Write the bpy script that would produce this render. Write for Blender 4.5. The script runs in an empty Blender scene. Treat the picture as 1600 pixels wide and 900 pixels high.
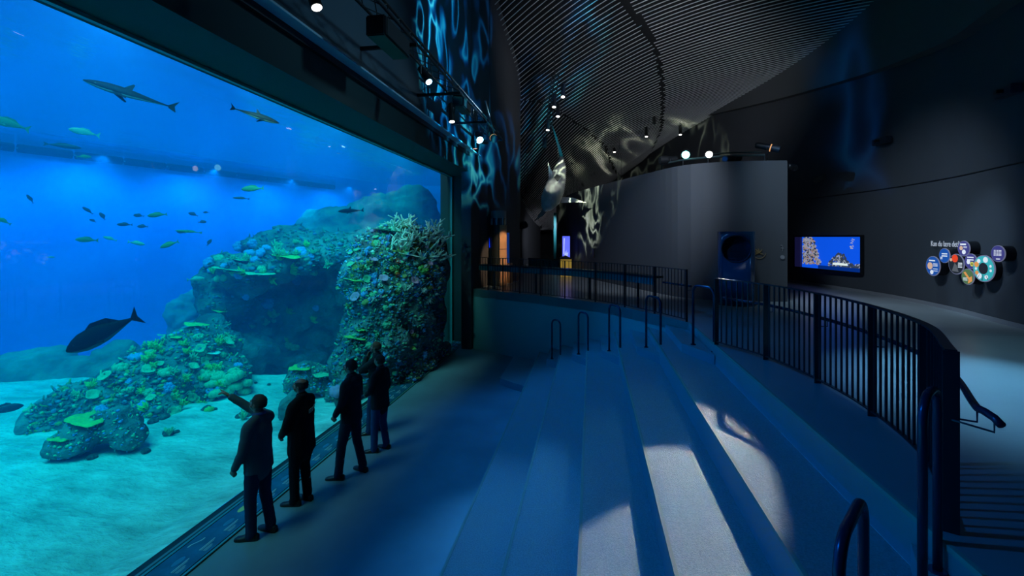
import bpy, bmesh, math, random
from mathutils import Vector, Matrix, noise
random.seed(7)
PI = math.pi
scn = bpy.context.scene
COL = scn.collection

# ------------------------------------------------------------------ camera
H = 3.7; F = 740.0; HOR = 371.0
TH = math.atan(123 / F); cT, sT = math.cos(TH), math.sin(TH)
cam_d = bpy.data.cameras.new('camera'); cam = bpy.data.objects.new('camera', cam_d); COL.objects.link(cam)
cam_d.sensor_width = 36; cam_d.lens = F / 1600 * 36; cam_d.shift_y = -(450 - HOR) / 1600
cam_d.clip_start = 0.05; cam_d.clip_end = 300
cam.location = (0, 0, H); cam.rotation_euler = (PI / 2, 0, TH)
scn.camera = cam
# ------------------------------------------------------------------ world, exposure
w = bpy.data.worlds.new('world'); scn.world = w; w.use_nodes = True
w.node_tree.nodes['Background'].inputs[0].default_value = (0.008, 0.13, 0.5, 1)
w.node_tree.nodes['Background'].inputs[1].default_value = 1.25
scn.view_settings.view_transform = 'Standard'; scn.view_settings.look = 'None'
scn.view_settings.gamma = 1; scn.view_settings.exposure = 0.0; scn.view_settings.use_curve_mapping = False
scn.cycles.use_denoising = True
scn.cycles.max_bounces = 6; scn.cycles.diffuse_bounces = 3; scn.cycles.glossy_bounces = 3
scn.cycles.transmission_bounces = 3; scn.cycles.volume_bounces = 1; scn.cycles.transparent_max_bounces = 10
scn.cycles.sample_clamp_indirect = 3.0; scn.cycles.sample_clamp_direct = 0
scn.cycles.caustics_reflective = False; scn.cycles.caustics_refractive = False
scn.cycles.volume_step_rate = 1

# ------------------------------------------------------------------ projection helpers (photo pixel -> point in the place)
def ray(px, py):
    xc = (px - 800) / F; up = (HOR - py) / F
    return Vector((xc * cT - sT, xc * sT + cT, up))
def at(px, py, z): return Vector((0, 0, H)) + ray(px, py) * z          # z = distance along the view axis
def onz(px, py, Z):
    r = ray(px, py); return Vector((0, 0, H)) + r * ((Z - H) / r.z)
def onx(px, py, X):
    r = ray(px, py); return Vector((0, 0, H)) + r * (X / r.x)

# ------------------------------------------------------------------ lights
def aim(o, target):
    d = Vector(target) - o.location
    o.rotation_euler = d.to_track_quat('-Z', 'Y').to_euler()
def spot(name, loc, target, power, color, angle, blend=0.3, size=0.05):
    l = bpy.data.lights.new(name, 'SPOT'); l.energy = power; l.color = color
    l.spot_size = math.radians(angle); l.spot_blend = blend; l.shadow_soft_size = size
    o = bpy.data.objects.new(name, l); COL.objects.link(o); o.location = loc; aim(o, target); return o
def gobo(o, scale, warp, lo, hi, stretch=(1, 1), seed=0.0, cols=((0, .25, .8), (.1, .9, .8), (.8, 1, .7)), strength=1.0):
    """water-ripple projector: the lamp's light is broken up by a rippled pattern over its beam"""
    l = o.data; l.use_nodes = True; nt = l.node_tree; nt.nodes.clear()
    N = nt.nodes.new; L = nt.links.new
    out = N('ShaderNodeOutputLight'); em = N('ShaderNodeEmission'); tc = N('ShaderNodeTexCoord')
    sx = N('ShaderNodeSeparateXYZ'); L(tc.outputs['Normal'], sx.inputs[0])
    cx = N('ShaderNodeCombineXYZ')
    for i, ax in enumerate('XY'):
        d = N('ShaderNodeMath'); d.operation = 'DIVIDE'; L(sx.outputs[ax], d.inputs[0]); L(sx.outputs['Z'], d.inputs[1])
        m = N('ShaderNodeMath'); m.operation = 'MULTIPLY'; m.inputs[1].default_value = stretch[i] * scale; L(d.outputs[0], m.inputs[0])
        L(m.outputs[0], cx.inputs[i])
    cx.inputs[2].default_value = seed
    nz = N('ShaderNodeTexNoise'); nz.inputs['Scale'].default_value = .55; nz.inputs['Detail'].default_value = 2; L(cx.outputs[0], nz.inputs['Vector'])
    sub = N('ShaderNodeVectorMath'); sub.operation = 'SUBTRACT'; sub.inputs[1].default_value = (.5, .5, .5); L(nz.outputs['Color'], sub.inputs[0])
    sc = N('ShaderNodeVectorMath'); sc.operation = 'SCALE'; sc.inputs['Scale'].default_value = warp; L(sub.outputs[0], sc.inputs[0])
    ad = N('ShaderNodeVectorMath'); L(cx.outputs[0], ad.inputs[0]); L(sc.outputs[0], ad.inputs[1])
    n2 = N('ShaderNodeTexNoise'); n2.inputs['Scale'].default_value = 1.0; n2.inputs['Detail'].default_value = 1.2; n2.inputs['Roughness'].default_value = .45
    L(ad.outputs[0], n2.inputs['Vector'])
    # ridge of the noise = bright caustic filaments
    s1 = N('ShaderNodeMath'); s1.operation = 'SUBTRACT'; s1.inputs[1].default_value = .5; L(n2.outputs[0], s1.inputs[0])
    s2 = N('ShaderNodeMath'); s2.operation = 'ABSOLUTE'; L(s1.outputs[0], s2.inputs[0])
    mr = N('ShaderNodeMapRange'); mr.inputs['From Min'].default_value = hi; mr.inputs['From Max'].default_value = lo
    mr.inputs['To Min'].default_value = 0; mr.inputs['To Max'].default_value = 1; L(s2.outputs[0], mr.inputs[0])
    pw = N('ShaderNodeMath'); pw.operation = 'POWER'; pw.inputs[1].default_value = 2.2; L(mr.outputs[0], pw.inputs[0])
    n3 = N('ShaderNodeTexNoise'); n3.inputs['Scale'].default_value = .35; n3.inputs['Detail'].default_value = 1; L(cx.outputs[0], n3.inputs['Vector'])
    m3 = N('ShaderNodeMapRange'); m3.inputs['From Min'].default_value = .38; m3.inputs['From Max'].default_value = .62; L(n3.outputs[0], m3.inputs[0])
    mul = N('ShaderNodeMath'); mul.operation = 'MULTIPLY'; L(pw.outputs[0], mul.inputs[0]); L(m3.outputs[0], mul.inputs[1])
    rp = N('ShaderNodeValToRGB'); e = rp.color_ramp.elements
    e[0].position = 0.05; e[0].color = (*cols[0], 1); e[1].position = 1; e[1].color = (*cols[2], 1)
    m = e.new(.5); m.color = (*cols[1], 1); L(mul.outputs[0], rp.inputs[0])
    st = N('ShaderNodeMath'); st.operation = 'MULTIPLY'; st.inputs[1].default_value = strength; L(mul.outputs[0], st.inputs[0])
    L(rp.outputs[0], em.inputs['Color']); L(st.outputs[0], em.inputs['Strength']); L(em.outputs[0], out.inputs[0])
    return o

# daylight falling through the open top of the tank
sun_d = bpy.data.lights.new('tank_daylight', 'SUN'); sun_d.energy = 7.6; sun_d.angle = math.radians(36); sun_d.color = (.80, .98, 1)
sun = bpy.data.objects.new('tank_daylight', sun_d); COL.objects.link(sun)
sun.rotation_euler = Vector((.05, .40, -1)).to_track_quat('-Z', 'Y').to_euler()

WH, TEAL, BLUE = (1, .93, .82), (.1, .8, .85), (.03, .28, 1)
spot('bench_white_beam', (3.27, 13.6, 6.0), (.47, 3.6, 1.2), 2900, (.90, 1, .86), 9.6, .2, .06)
spot('bench_teal_beam', (2.62, 13.6, 6.0), (-.45, 4.6, .8), 170, (.15, .75, 1), 22, .8, .05)
spot('bench_blue_beam', (-3.2, 15.2, 6.75), (-1.15, 4.9, .3), 1500, (.05, .38, 1), 15, .9, .04)
spot('step_wash', (-3.1, 11.5, 6.7), (.2, 9.0, 1.0), 750, (.0, .25, 1), 75, .9, .15)
spot('step_wash', (-3.1, 3.0, 6.7), (1.2, 3.6, 1.2), 420, (.0, .25, 1), 95, 1, .15)
spot('gallery_fill', (5.4, 12.0, 8.3), (4.6, 6.2, 2.0), 5600, (.20, .62, 1), 25, 1, .2)  # added spot without a fixture, stands in for the floor's reflected sheen
spot('gallery_ambient_fill', (6.7, 8.0, 8.0), (6.7, 7.6, 2.0), 330, (.36, .76, .95), 52, 1, .3)  # added soft fill, no real lamp, lifts the dark gallery
spot('gallery_ambient_fill', (6.6, 13.0, 8.0), (6.7, 12.5, 2.0), 300, (.45, .75, .95), 62, 1, .3)  # second added fill for the deeper part of the gallery
spot('beam_fill', (1.0, 7.5, 8.6), (-3.8, 7.5, 6.5), 170, (.3, .7, 1), 75, 1, .2)  # added fill so the pale ledge over the window shows
spot('wall_blue_wash', (1.5, 9.0, 7.5), (-3.9, 13.5, 9.0), 260, (.0, .4, .8), 60, 1, .3)
spot('column_blue_fill', (1.5, 10.5, 4.6), (3.69, 12.98, 2.9), 60, (.1, .4, 1), 26, .6, .05)  # added blue fill, no such lamp in the hall, brightens the column
spot('beam_graze_fill', (-2.6, 15.0, 7.6), (-3.95, 5.5, 6.5), 160, (.45, .8, 1), 18, 1, .05)  # added grazing fill along the ledge, no fixture behind it
spot('disc_wash', (4.4, 9.9, 7.2), (8.2, 11.6, 3.4), 330, (.45, .7, 1), 26, .9, .05)
spot('drum_wash', (2.0, 9.5, 8.6), (2.0, 15.5, 3.9), 1250, (.75, .85, 1), 42, 1, .2)
spot('gallery_wall_fill', (3.2, 10.8, 8.0), (8.4, 14.2, 2.4), 640, (.60, .80, 1), 70, 1, .3)  # added unseen fill that greys up the gallery wall
spot('gallery_floor_wash', (6.3, 15.6, 7.4), (6.9, 14.2, 2.0), 130, (.7, .7, .85), 44, .9, .2)
spot('entry_wash', (-2.2, 27.5, 4.6), (-3.3, 33, 2.6), 160, (.8, .85, 1), 90, .9, .1)
spot('column_lamp', (-1.2, 14.9, 5.2), (-3.1, 16.4, 3.1), 300, (1, .62, .35), 26, .5, .04)
spot('kiosk_lamp', (-.9, 20.3, 4.6), (-1.15, 21.5, 2.6), 60, (1, .75, .3), 28, .5, .04)
spot('sculpture_lamp', (-2.6, 14.8, 6.6), (-1.45, 19.5, 5.75), 260, (1, 1, .88), 9, .5, .04)
spot('ceiling_uplight', (1.0, 14.0, 6.6), (1.5, 20, 10.5), 420, (.9, .92, 1), 110, .6, .3)
spot('ceiling_uplight', (-.5, 24.0, 5.2), (-.5, 27, 8.0), 120, (.9, .92, 1), 150, .6, .3)
gobo(spot('ripple_projector_wall', (2.6, 8.5, 6.3), (-3.7, 15.0, 9.7), 18000, (1, 1, 1), 64, .6, .02), 7.0, 2.0, .0, .12, (1.7, .8), 1.3,
     ((0, .25, 1), (.01, .55, .95), (.12, .95, .9)))
gobo(spot('ripple_projector_gallery', (-1.5, 8.0, 7.0), (8.2, 11.0, 8.6), 16000, (1, 1, 1), 66, .6, .02), 2.6, 2.6, .0, .13, (.9, 1.1), 4.1,
     ((0, .2, 1), (.0, .5, 1), (.2, .8, 1)))
gobo(spot('ripple_projector_sculpture', (-2.6, 14.3, 6.9), (.2, 20.0, 6.0), 9500, (1, 1, 1), 50, .5, .02), 7.5, 2.2, .0, .11, (1.6, .9), 2.0,
     ((.35, .45, .35), (.85, .95, .6), (1, 1, .85)))

# ------------------------------------------------------------------ materials
MATS = {}
def mat(name, color, rough=.6, metal=0, spec=.5, emis=None, es=1, var=0, vscale=4, bump=0, bscale=30, col2=None, detail=4):
    if name in MATS: return MATS[name]
    m = bpy.data.materials.new(name); m.use_nodes = True; nt = m.node_tree; b = nt.nodes['Principled BSDF']
    b.inputs['Base Color'].default_value = (*color, 1); b.inputs['Roughness'].default_value = rough
    b.inputs['Metallic'].default_value = metal; b.inputs['Specular IOR Level'].default_value = spec
    if emis: b.inputs['Emission Color'].default_value = (*emis, 1); b.inputs['Emission Strength'].default_value = es
    tc = nt.nodes.new('ShaderNodeTexCoord')
    if col2 is not None or var:
        n = nt.nodes.new('ShaderNodeTexNoise'); n.inputs['Scale'].default_value = vscale; n.inputs['Detail'].default_value = detail
        nt.links.new(tc.outputs['Object'], n.inputs['Vector'])
        r = nt.nodes.new('ShaderNodeValToRGB'); r.color_ramp.elements[0].position = .35; r.color_ramp.elements[1].position = .65
        c2 = col2 or tuple(min(1, c * (1 + var)) for c in color); c1 = color if col2 else tuple(c * (1 - var) for c in color)
        r.color_ramp.elements[0].color = (*c1, 1); r.color_ramp.elements[1].color = (*c2, 1)
        nt.links.new(n.outputs[0], r.inputs[0]); nt.links.new(r.outputs[0], b.inputs['Base Color'])
    if bump:
        n = nt.nodes.new('ShaderNodeTexNoise'); n.inputs['Scale'].default_value = bscale; n.inputs['Detail'].default_value = 3
        nt.links.new(tc.outputs['Object'], n.inputs['Vector'])
        bp = nt.nodes.new('ShaderNodeBump'); bp.inputs['Strength'].default_value = bump; bp.inputs['Distance'].default_value = .01
        nt.links.new(n.outputs[0], bp.inputs['Height']); nt.links.new(bp.outputs[0], b.inputs['Normal'])
    MATS[name] = m; return m

M_floor = mat('floor_resin', (.20, .30, .34), .42, spec=.35, bump=.12, bscale=90, var=.12, vscale=.9)
M_upper = mat('gallery_resin', (.27, .30, .32), .30, spec=.5, var=.1, vscale=.6)
M_step = mat('step_resin', (.21, .29, .31), .28, spec=1.0, bump=1.0, bscale=110, col2=(.33, .42, .44), vscale=70, detail=3)
M_riser = mat('riser_resin', (.22, .32, .38), .5, spec=.3)
M_nose = mat('nosing_metal', (.30, .36, .30), .65, 0, spec=.2)
M_wall = mat('wall_charcoal', (.085, .092, .105), .8, spec=.2, var=.06, vscale=.5)
M_wall2 = mat('wall_blue_grey', (.08, .125, .16), .75, spec=.2)
M_drum = mat('drum_paint', (.11, .12, .135), .75, spec=.2)
M_pit = mat('pit_wall_paint', (.20, .46, .46), .6, spec=.25)
M_frame = mat('window_surround', (.035, .075, .075), .7, spec=.2)
M_black = mat('black_metal', (.012, .014, .018), .45)
M_rail = mat('rail_paint', (.015, .025, .04), .38, .3)
M_tube = mat('rail_tube', (.02, .05, .11), .25, .5)
M_slat = mat('slat_aluminium', (.75, .76, .78), .5, 0)
M_ceil = mat('ceiling_black', (.010, .011, .013), .9)
M_pipe = mat('trim_strip', (.55, .78, .88), .5)

# ------------------------------------------------------------------ mesh helpers
def obj(name, bm, m, parent=None, smooth=False, loc=None):
    me = bpy.data.meshes.new(name)
    bm.normal_update(); bm.to_mesh(me); bm.free()
    for mm in (m if isinstance(m, (list, tuple)) else [m]): me.materials.append(mm)
    if smooth:
        for p in me.polygons: p.use_smooth = True
    o = bpy.data.objects.new(name, me); COL.objects.link(o)
    if parent: o.parent = parent
    if loc: o.location = loc
    return o
def tag(o, label=None, cat=None, group=None, kind=None):
    if label: o['label'] = label
    if cat: o['category'] = cat
    if group: o['group'] = group
    if kind: o['kind'] = kind
    return o
def thing(name, label, cat, loc=(0, 0, 0), rz=0, group=None):
    o = bpy.data.objects.new(name, None); COL.objects.link(o); o.location = loc; o.rotation_euler = (0, 0, rz)
    o.empty_display_size = .1
    return tag(o, label, cat, group)
def struct(name, bm, m, parent=None, smooth=False):
    o = obj(name, bm, m, parent, smooth)
    if not parent: o['kind'] = 'structure'
    return o
def dup(root, loc=None, rot=None, scale=None, label=None, group=None, parent=None):
    r = root.copy(); COL.objects.link(r)
    if loc is not None: r.location = loc
    if rot is not None: r.rotation_euler = rot
    if scale is not None: r.scale = scale if hasattr(scale, '__len__') else (scale,) * 3
    if label: r['label'] = label
    if group: r['group'] = group
    if parent: r.parent = parent
    for ch in list(root.children): dup(ch, parent=r)
    return r
def NB(): return bmesh.new()
def box(bm, lo, hi, mi=0):
    x0, y0, z0 = lo; x1, y1, z1 = hi
    v = [bm.verts.new(p) for p in ((x0,y0,z0),(x1,y0,z0),(x1,y1,z0),(x0,y1,z0),(x0,y0,z1),(x1,y0,z1),(x1,y1,z1),(x0,y1,z1))]
    for f in ((0,3,2,1),(4,5,6,7),(0,1,5,4),(1,2,6,5),(2,3,7,6),(3,0,4,7)):
        bm.faces.new([v[i] for i in f]).material_index = mi
    return bm
def bar(bm, a, b, w, h, up=(0, 0, 1), mi=0):
    """rectangular bar from a to b: w across, h along up"""
    a, b = Vector(a), Vector(b); d = (b - a).normalized(); u = Vector(up); s = d.cross(u)
    if s.length < 1e-5: u = Vector((0, 1, 0)); s = d.cross(u)
    s.normalize(); u = s.cross(d).normalized(); s *= w / 2; u *= h / 2
    v = [bm.verts.new(p) for p in (a-s-u, a+s-u, a+s+u, a-s+u, b-s-u, b+s-u, b+s+u, b-s+u)]
    for f in ((0,1,2,3),(7,6,5,4),(0,4,5,1),(1,5,6,2),(2,6,7,3),(3,7,4,0)):
        bm.faces.new([v[i] for i in f]).material_index = mi
    return bm
def prism(bm, pts, z0, z1, mi=0, top=True):
    n = len(pts); lo = [bm.verts.new((p[0], p[1], z0)) for p in pts]; hi = [bm.verts.new((p[0], p[1], z1)) for p in pts]
    for i in range(n):
        j = (i + 1) % n; bm.faces.new((lo[i], lo[j], hi[j], hi[i])).material_index = mi
    if top: bm.faces.new(hi).material_index = mi; bm.faces.new(lo[::-1]).material_index = mi
    return bm
def ring_tube(bm, pts, rad, seg=10, flat=None, cap=True, mi=0, closed=False):
    """swept tube; rad number / list / list of (ra, rb)"""
    pts = [Vector(p) for p in pts]; n = len(pts)
    rs = rad if isinstance(rad, (list, tuple)) else [rad] * n
    prev = None; rings = []
    for i, p in enumerate(pts):
        if closed: t = (pts[(i + 1) % n] - pts[i - 1])
        else: t = (pts[min(i + 1, n - 1)] - pts[max(i - 1, 0)])
        if t.length < 1e-9: t = Vector((0, 0, 1))
        t.normalize()
        if prev is None:
            ref = Vector(flat) if flat else (Vector((0, 0, 1)) if abs(t.z) < .9 else Vector((1, 0, 0)))
        else: ref = prev
        u = ref - t * ref.dot(t)
        if u.length < 1e-6: u = t.orthogonal()
        u.normalize(); v = t.cross(u); prev = u
        r = rs[i]; ra, rb = (r if isinstance(r, (list, tuple)) else (r, r))
        rings.append([bm.verts.new(p + u * (math.cos(2 * PI * k / seg) * ra) + v * (math.sin(2 * PI * k / seg) * rb)) for k in range(seg)])
    for i in range(n if closed else n - 1):
        A, B = rings[i], rings[(i + 1) % n]
        for k in range(seg):
            bm.faces.new((A[k], A[(k + 1) % seg], B[(k + 1) % seg], B[k])).material_index = mi
    if cap and not closed:
        bm.faces.new(rings[0][::-1]).material_index = mi; bm.faces.new(rings[-1]).material_index = mi
    return bm
def cyl(bm, a, b, r, r2=None, seg=20, mi=0): return ring_tube(bm, [a, b], [r, r if r2 is None else r2], seg, mi=mi)
def ball(bm, c, r, sub=2, rot=None, mi=0):
    r = r if hasattr(r, '__len__') else (r, r, r)
    mx = Matrix.Translation(c) @ (rot.to_4x4() if rot else Matrix()) @ Matrix.Diagonal((*r, 1))
    res = bmesh.ops.create_icosphere(bm, subdivisions=sub, radius=1, matrix=mx)
    for v in res['verts']:
        for f in v.link_faces: f.material_index = mi
    return bm
def wallstrip(bm, pts, z0, z1, thick, subdiv=1):
    """wall along a plan polyline; thickness offset to the far side (normal*thick)"""
    n = len(pts); rows = []
    for i, p in enumerate(pts):
        a = Vector(pts[max(i - 1, 0)]); b = Vector(pts[min(i + 1, n - 1)]); d = (b - a).normalized(); nn = Vector((d.y, -d.x)) * thick
        zt = z1(p[0], p[1]) if callable(z1) else z1
        rows.append([bm.verts.new((p[0], p[1], z0)), bm.verts.new((p[0], p[1], zt)), bm.verts.new((p[0] + nn.x, p[1] + nn.y, zt)), bm.verts.new((p[0] + nn.x, p[1] + nn.y, z0))])
    for i in range(n - 1):
        A, B = rows[i], rows[i + 1]
        for k in range(4): bm.faces.new((A[k], B[k], B[(k + 1) % 4], A[(k + 1) % 4]))
    bm.faces.new(rows[0]); bm.faces.new(rows[-1][::-1])
    bmesh.ops.recalc_face_normals(bm, faces=bm.faces)
    return bm
def spline(pts, step=.25):
    """Catmull-Rom through plan points"""
    P = [Vector(p) for p in pts]; P = [P[0] * 2 - P[1]] + P + [P[-1] * 2 - P[-2]]; out = []
    for i in range(1, len(P) - 2):
        n = max(2, int((P[i + 1] - P[i]).length / step))
        for k in range(n):
            t = k / n; a, b, c, d = P[i - 1], P[i], P[i + 1], P[i + 2]
            out.append(.5 * ((2 * b) + (c - a) * t + (2 * a - 5 * b + 4 * c - d) * t * t + (3 * b - a - 3 * c + d) * t ** 3))
    out.append(P[-2]); return out
def bake(o):
    """apply an object's modifiers into its mesh"""
    dg = bpy.context.evaluated_depsgraph_get(); dg.update()
    me = bpy.data.meshes.new_from_object(o.evaluated_get(dg)); o.modifiers.clear(); o.data = me; return o
def remesh(o, voxel, smooth_it=2, factor=.5):
    md = o.modifiers.new('r', 'REMESH'); md.mode = 'VOXEL'; md.voxel_size = voxel; md.use_smooth_shade = True
    if smooth_it: s = o.modifiers.new('s', 'SMOOTH'); s.iterations = smooth_it; s.factor = factor
    return bake(o)

# ------------------------------------------------------------------ the hall: levels and plan
S = .33
ZU = 6 * S                                       # 1.98, level of the gallery
SX = [-1.48 + .69 * k for k in range(6)]         # risers
XG, XW = -4.92, -4.0                             # glass, wall face
PITPTS = [(-3.95, 15.45), (-3.73, 15.3), (-2.41, 14.5), (-1.2, 13.72), (.065, 12.78), (.777, 11.97), (1.38, 11.07), (1.95, 10.03)]
PIT = spline(PITPTS, .3)
RWPTS = [(6.0, -6), (6.8, 0), (7.4, 5), (7.95, 10.0), (8.42, 12.9), (8.40, 15.9), (7.54, 19.9), (6.0, 24), (4, 29), (1.5, 36), (-1, 44), (-1.6, 47)]
RW = spline(RWPTS, .5)
LWPTS = [(-3.9, -6), (-3.9, 6), (-3.9, 12), (-3.9, 15.2), (-3.62, 16.4), (-3.25, 18), (-3.0, 20), (-3.35, 22.5), (-4.2, 24), (-4.2, 28.6), (-3.6, 34.3), (-9, 35), (-9, 46.5)]
LW = spline(LWPTS[:8], .5) + [Vector(p) for p in LWPTS[8:]]
DRPTS = [(5.19, 13.7), (4.3, 13.62), (3.37, 13.72), (2.48, 14.3), (1.5, 16.4), (.13, 19.6), (-.98, 22.8), (-1.9, 27.5), (-2.05, 28.8)]
DR = spline(DRPTS, .3)
def ceil_z(x, y):
    y = min(max(y, 12), 46); x = min(max(x, -5), 9)
    z = 24.7578608 - .999850267 * x - 1.00459333 * y + .0481609811 * x * y + .0139905764 * y * y
    if y > 36: z = min(z, 7.8)
    return max(z, 4.3)
def on_ceiling(px, py):
    r = ray(px, py); t = 3.0; prev = 3.0
    while t < 60:
        p = Vector((0, 0, H)) + r * t
        if p.z > ceil_z(p.x, p.y):
            lo, hi = prev, t
            for _ in range(20):
                m = (lo + hi) / 2; q = Vector((0, 0, H)) + r * m
                if q.z > ceil_z(q.x, q.y): hi = m
                else: lo = m
            return Vector((0, 0, H)) + r * hi
        prev = t; t += .25
    return Vector((0, 0, H)) + r * 50
def on_plan(px, poly, py=None):
    """where the vertical plane through image column px first meets a plan polyline -> (point, tangent, depth)"""
    r = ray(px, HOR); best = None
    for a, b in zip(poly, poly[1:]):
        d = Vector((b[0] - a[0], b[1] - a[1])); den = r.x * d.y - r.y * d.x
        if abs(den) < 1e-9: continue
        t = (a[0] * d.y - a[1] * d.x) / den; s = (a[0] * r.y - a[1] * r.x) / den
        if t > 0 and -1e-6 <= s <= 1 + 1e-6 and (best is None or t < best[2]):
            best = (Vector((r.x * t, r.y * t, 0)), d.normalized(), t)
    p, d, t = best
    if py is not None: p.z = H + (HOR - py) / F * t
    return best

# floors
bm = NB(); box(bm, (XG, -6, -.3), (SX[5] + .2, 16.6, 0)); struct('floor', bm, M_floor)
# gallery slab: everything beyond the pit edge and right of the last riser
edge = [(p.x, p.y) for p in PIT]
poly = [(SX[5], -6), (6.0, -6)] + [(p.x, p.y) for p in RW[1:]] + [(-9, 47), (-9, 35)] + [(-4.2, 34.3), (-4.3, 24), (-3.95, 16)] + edge + [(SX[5], 10.0)]
bm = NB(); prism(bm, poly, ZU - .25, ZU, top=False)
vt = [v for v in bm.verts if abs(v.co.z - ZU) < 1e-4]
for z in (ZU, ZU - .25):
    vs = [v for v in bm.verts if abs(v.co.z - z) < 1e-4]
    es = [e for e in bm.edges if e.verts[0] in vs and e.verts[1] in vs]
    bmesh.ops.triangle_fill(bm, edges=es, use_beauty=True)
bmesh.ops.recalc_face_normals(bm, faces=bm.faces)
struct('floor', bm, M_upper)
# stepped benches
for k in range(6):
    z1 = S * (k + 1); x0 = SX[k]; x1 = SX[k + 1] if k < 5 else SX[5] + .12
    yend = onp = 0
    pts = []
    # far end follows the pit wall
    def pit_y(x):
        for a, b in zip(PIT, PIT[1:]):
            if a.x <= x <= b.x: return a.y + (b.y - a.y) * (x - a.x) / max(b.x - a.x, 1e-6)
        return PIT[-1].y if x > PIT[-1].x else PIT[0].y
    far = [(x0, pit_y(x0) + .05), ((x0 + x1) / 2, pit_y((x0 + x1) / 2) + .05), (x1, pit_y(x1) + .05)]
    bm = NB()
    prism(bm, [(x0 + .001, -6), (x1, -6)] + far[::-1], (S * k if k else 0) + .0, z1 - .0005)
    for f in bm.faces:
        if abs(f.normal.z) < .5: f.material_index = 1
    bm.normal_update()
    for f in bm.faces: f.material_index = 0 if abs(f.normal.z) > .5 else 1
    st = struct('floor_step', bm, [M_step, M_riser])
    bm = NB(); yf = pit_y(x0) - .02
    box(bm, (x0 - .008, -6, z1 - .03), (x0, yf, z1 + .004)); box(bm, (x0, -6, z1), (x0 + .022, yf, z1 + .004))
    obj('nosing', bm, M_nose, st)
# half-height step blocks down the aisle at the far end
BL = [((-2.25, 11.68), (-1.48, 11.09), 0), ((-1.15, 12.46), (-.79, 12.15), 1), ((-.45, 11.78), (-.1, 11.34), 2),
      ((.24, 10.89), (.59, 10.3), 3), ((.93, 9.93), (1.28, 9.23), 4), ((1.6, 8.83), (1.96, 8.03), 5)]
for (a, b, k) in BL:
    z0 = S * k; bm = NB(); y2 = pit_y(b[0]) ; y1 = pit_y(a[0])
    if k == 0: y1, y2 = 14.0, 13.5
    prism(bm, [a, b, (b[0], y2), (a[0], y1)], z0, z0 + S / 2)
    bm.normal_update()
    for f in bm.faces: f.material_index = 0 if abs(f.normal.z) > .5 else 1
    struct('floor_step', bm, [M_step, M_riser])
# near-end aisle blocks (mirror of the far ones, mostly below the frame)
for (a, b, k) in [((.95, 1.55), (1.28, 2.3), 4), ((1.6, 2.5), (1.955, 3.3), 5)]:
    bm = NB(); prism(bm, [(a[0], -1), (b[0], -1), b, a], S * k, S * k + S / 2)
    bm.normal_update()
    for f in bm.faces: f.material_index = 0 if abs(f.normal.z) > .5 else 1
    struct('floor_step', bm, [M_step, M_riser])
# pit wall
bm = NB(); wallstrip(bm, [(p.x, p.y) for p in PIT], 0, ZU - .001, -.25); struct('wall_back', bm, M_pit)
# walls
WT = lambda x, y: ceil_z(x, y) + .6
bm = NB(); wallstrip(bm, [(p.x, p.y) for p in RW], ZU - .3, WT, .3); struct('wall_right', bm, M_wall)
bm = NB(); wallstrip(bm, [(p.x, p.y) for p in LW if p.y > 15.0], 0, WT, -.35); struct('wall_left', bm, M_wall)
bm = NB(); wallstrip(bm, [(-3.9, -6), (-3.9, 15.25)], 6.56, 17.6, -.3); struct('wall_left', bm, M_wall2)
bm = NB(); box(bm, (XG - .16, -6, 5.89), (XW, 16.35, 6.56)); struct('wall_left', bm, M_frame)
bm = NB(); box(bm, (XG - .4, 16.35, -.3), (XW + .02, 17.2, 6.56)); struct('wall_left', bm, M_frame)
bm = NB(); box(bm, (-4.02, 16.5, 6.5), (-3.9, 17.4, 17)); box(bm, (-4.5, 15.2, 6.5), (-3.92, 17.4, 17.6)); struct('wall_left', bm, M_wall)
bm = NB(); box(bm, (-9.5, -6.3, -.3), (8, -6, 17.6)); struct('wall_front', bm, M_wall)
bm = NB(); box(bm, (-9.3, 46.5, ZU), (4, 46.8, 9)); struct('wall_back', bm, M_wall)
bm = NB(); pl = [(p.x, p.y) for p in DR] + [(-.6, 30), (2.5, 26), (4.4, 20), (5.6, 16)]
prism(bm, pl, ZU, 5.76); bmesh.ops.recalc_face_normals(bm, faces=bm.faces); struct('wall_middle', bm, M_drum)
# teal edge post at the far end of the drum
bm = NB(); e = DR[-1]; box(bm, (e.x - .16, e.y - .12, ZU), (e.x, e.y + .1, 5.2)); struct('trim_1', bm, mat('teal_edge', (.0, .2, .22), .6))
# skirting along the gallery wall
bm = NB(); off = [(p.x - .03, p.y) for p in RW]; wallstrip(bm, off, ZU, ZU + .09, .02); struct('baseboard_right', bm, mat('skirting', (.3, .3, .32), .5))
# seam ledge high on the gallery wall and the bulkhead above it
bm = NB(); wallstrip(bm, [(p.x - .012, p.y) for p in RW], 5.10, 5.125, .02); struct('trim_2', bm, M_black)
bm = NB()
rows = []
for p in [q for q in RW if -1 < q.y < 27]:
    zb = 8.15 + max(0, (p.y - 12)) * .12; inn = .35
    zt = WT(p.x, p.y)
    rows.append([bm.verts.new((p.x - inn, p.y, zb)), bm.verts.new((p.x - inn, p.y, zt)), bm.verts.new((p.x + .05, p.y, zt)), bm.verts.new((p.x + .05, p.y, zb))])
for A, B in zip(rows, rows[1:]):
    for k in range(4): bm.faces.new((A[k], B[k], B[(k + 1) % 4], A[(k + 1) % 4]))
bm.faces.new(rows[0]); bm.faces.new(rows[-1][::-1]); bmesh.ops.recalc_face_normals(bm, faces=bm.faces)
struct('wall_right', bm, mat('bulkhead', (.12, .125, .13), .8, spec=.2))

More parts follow.
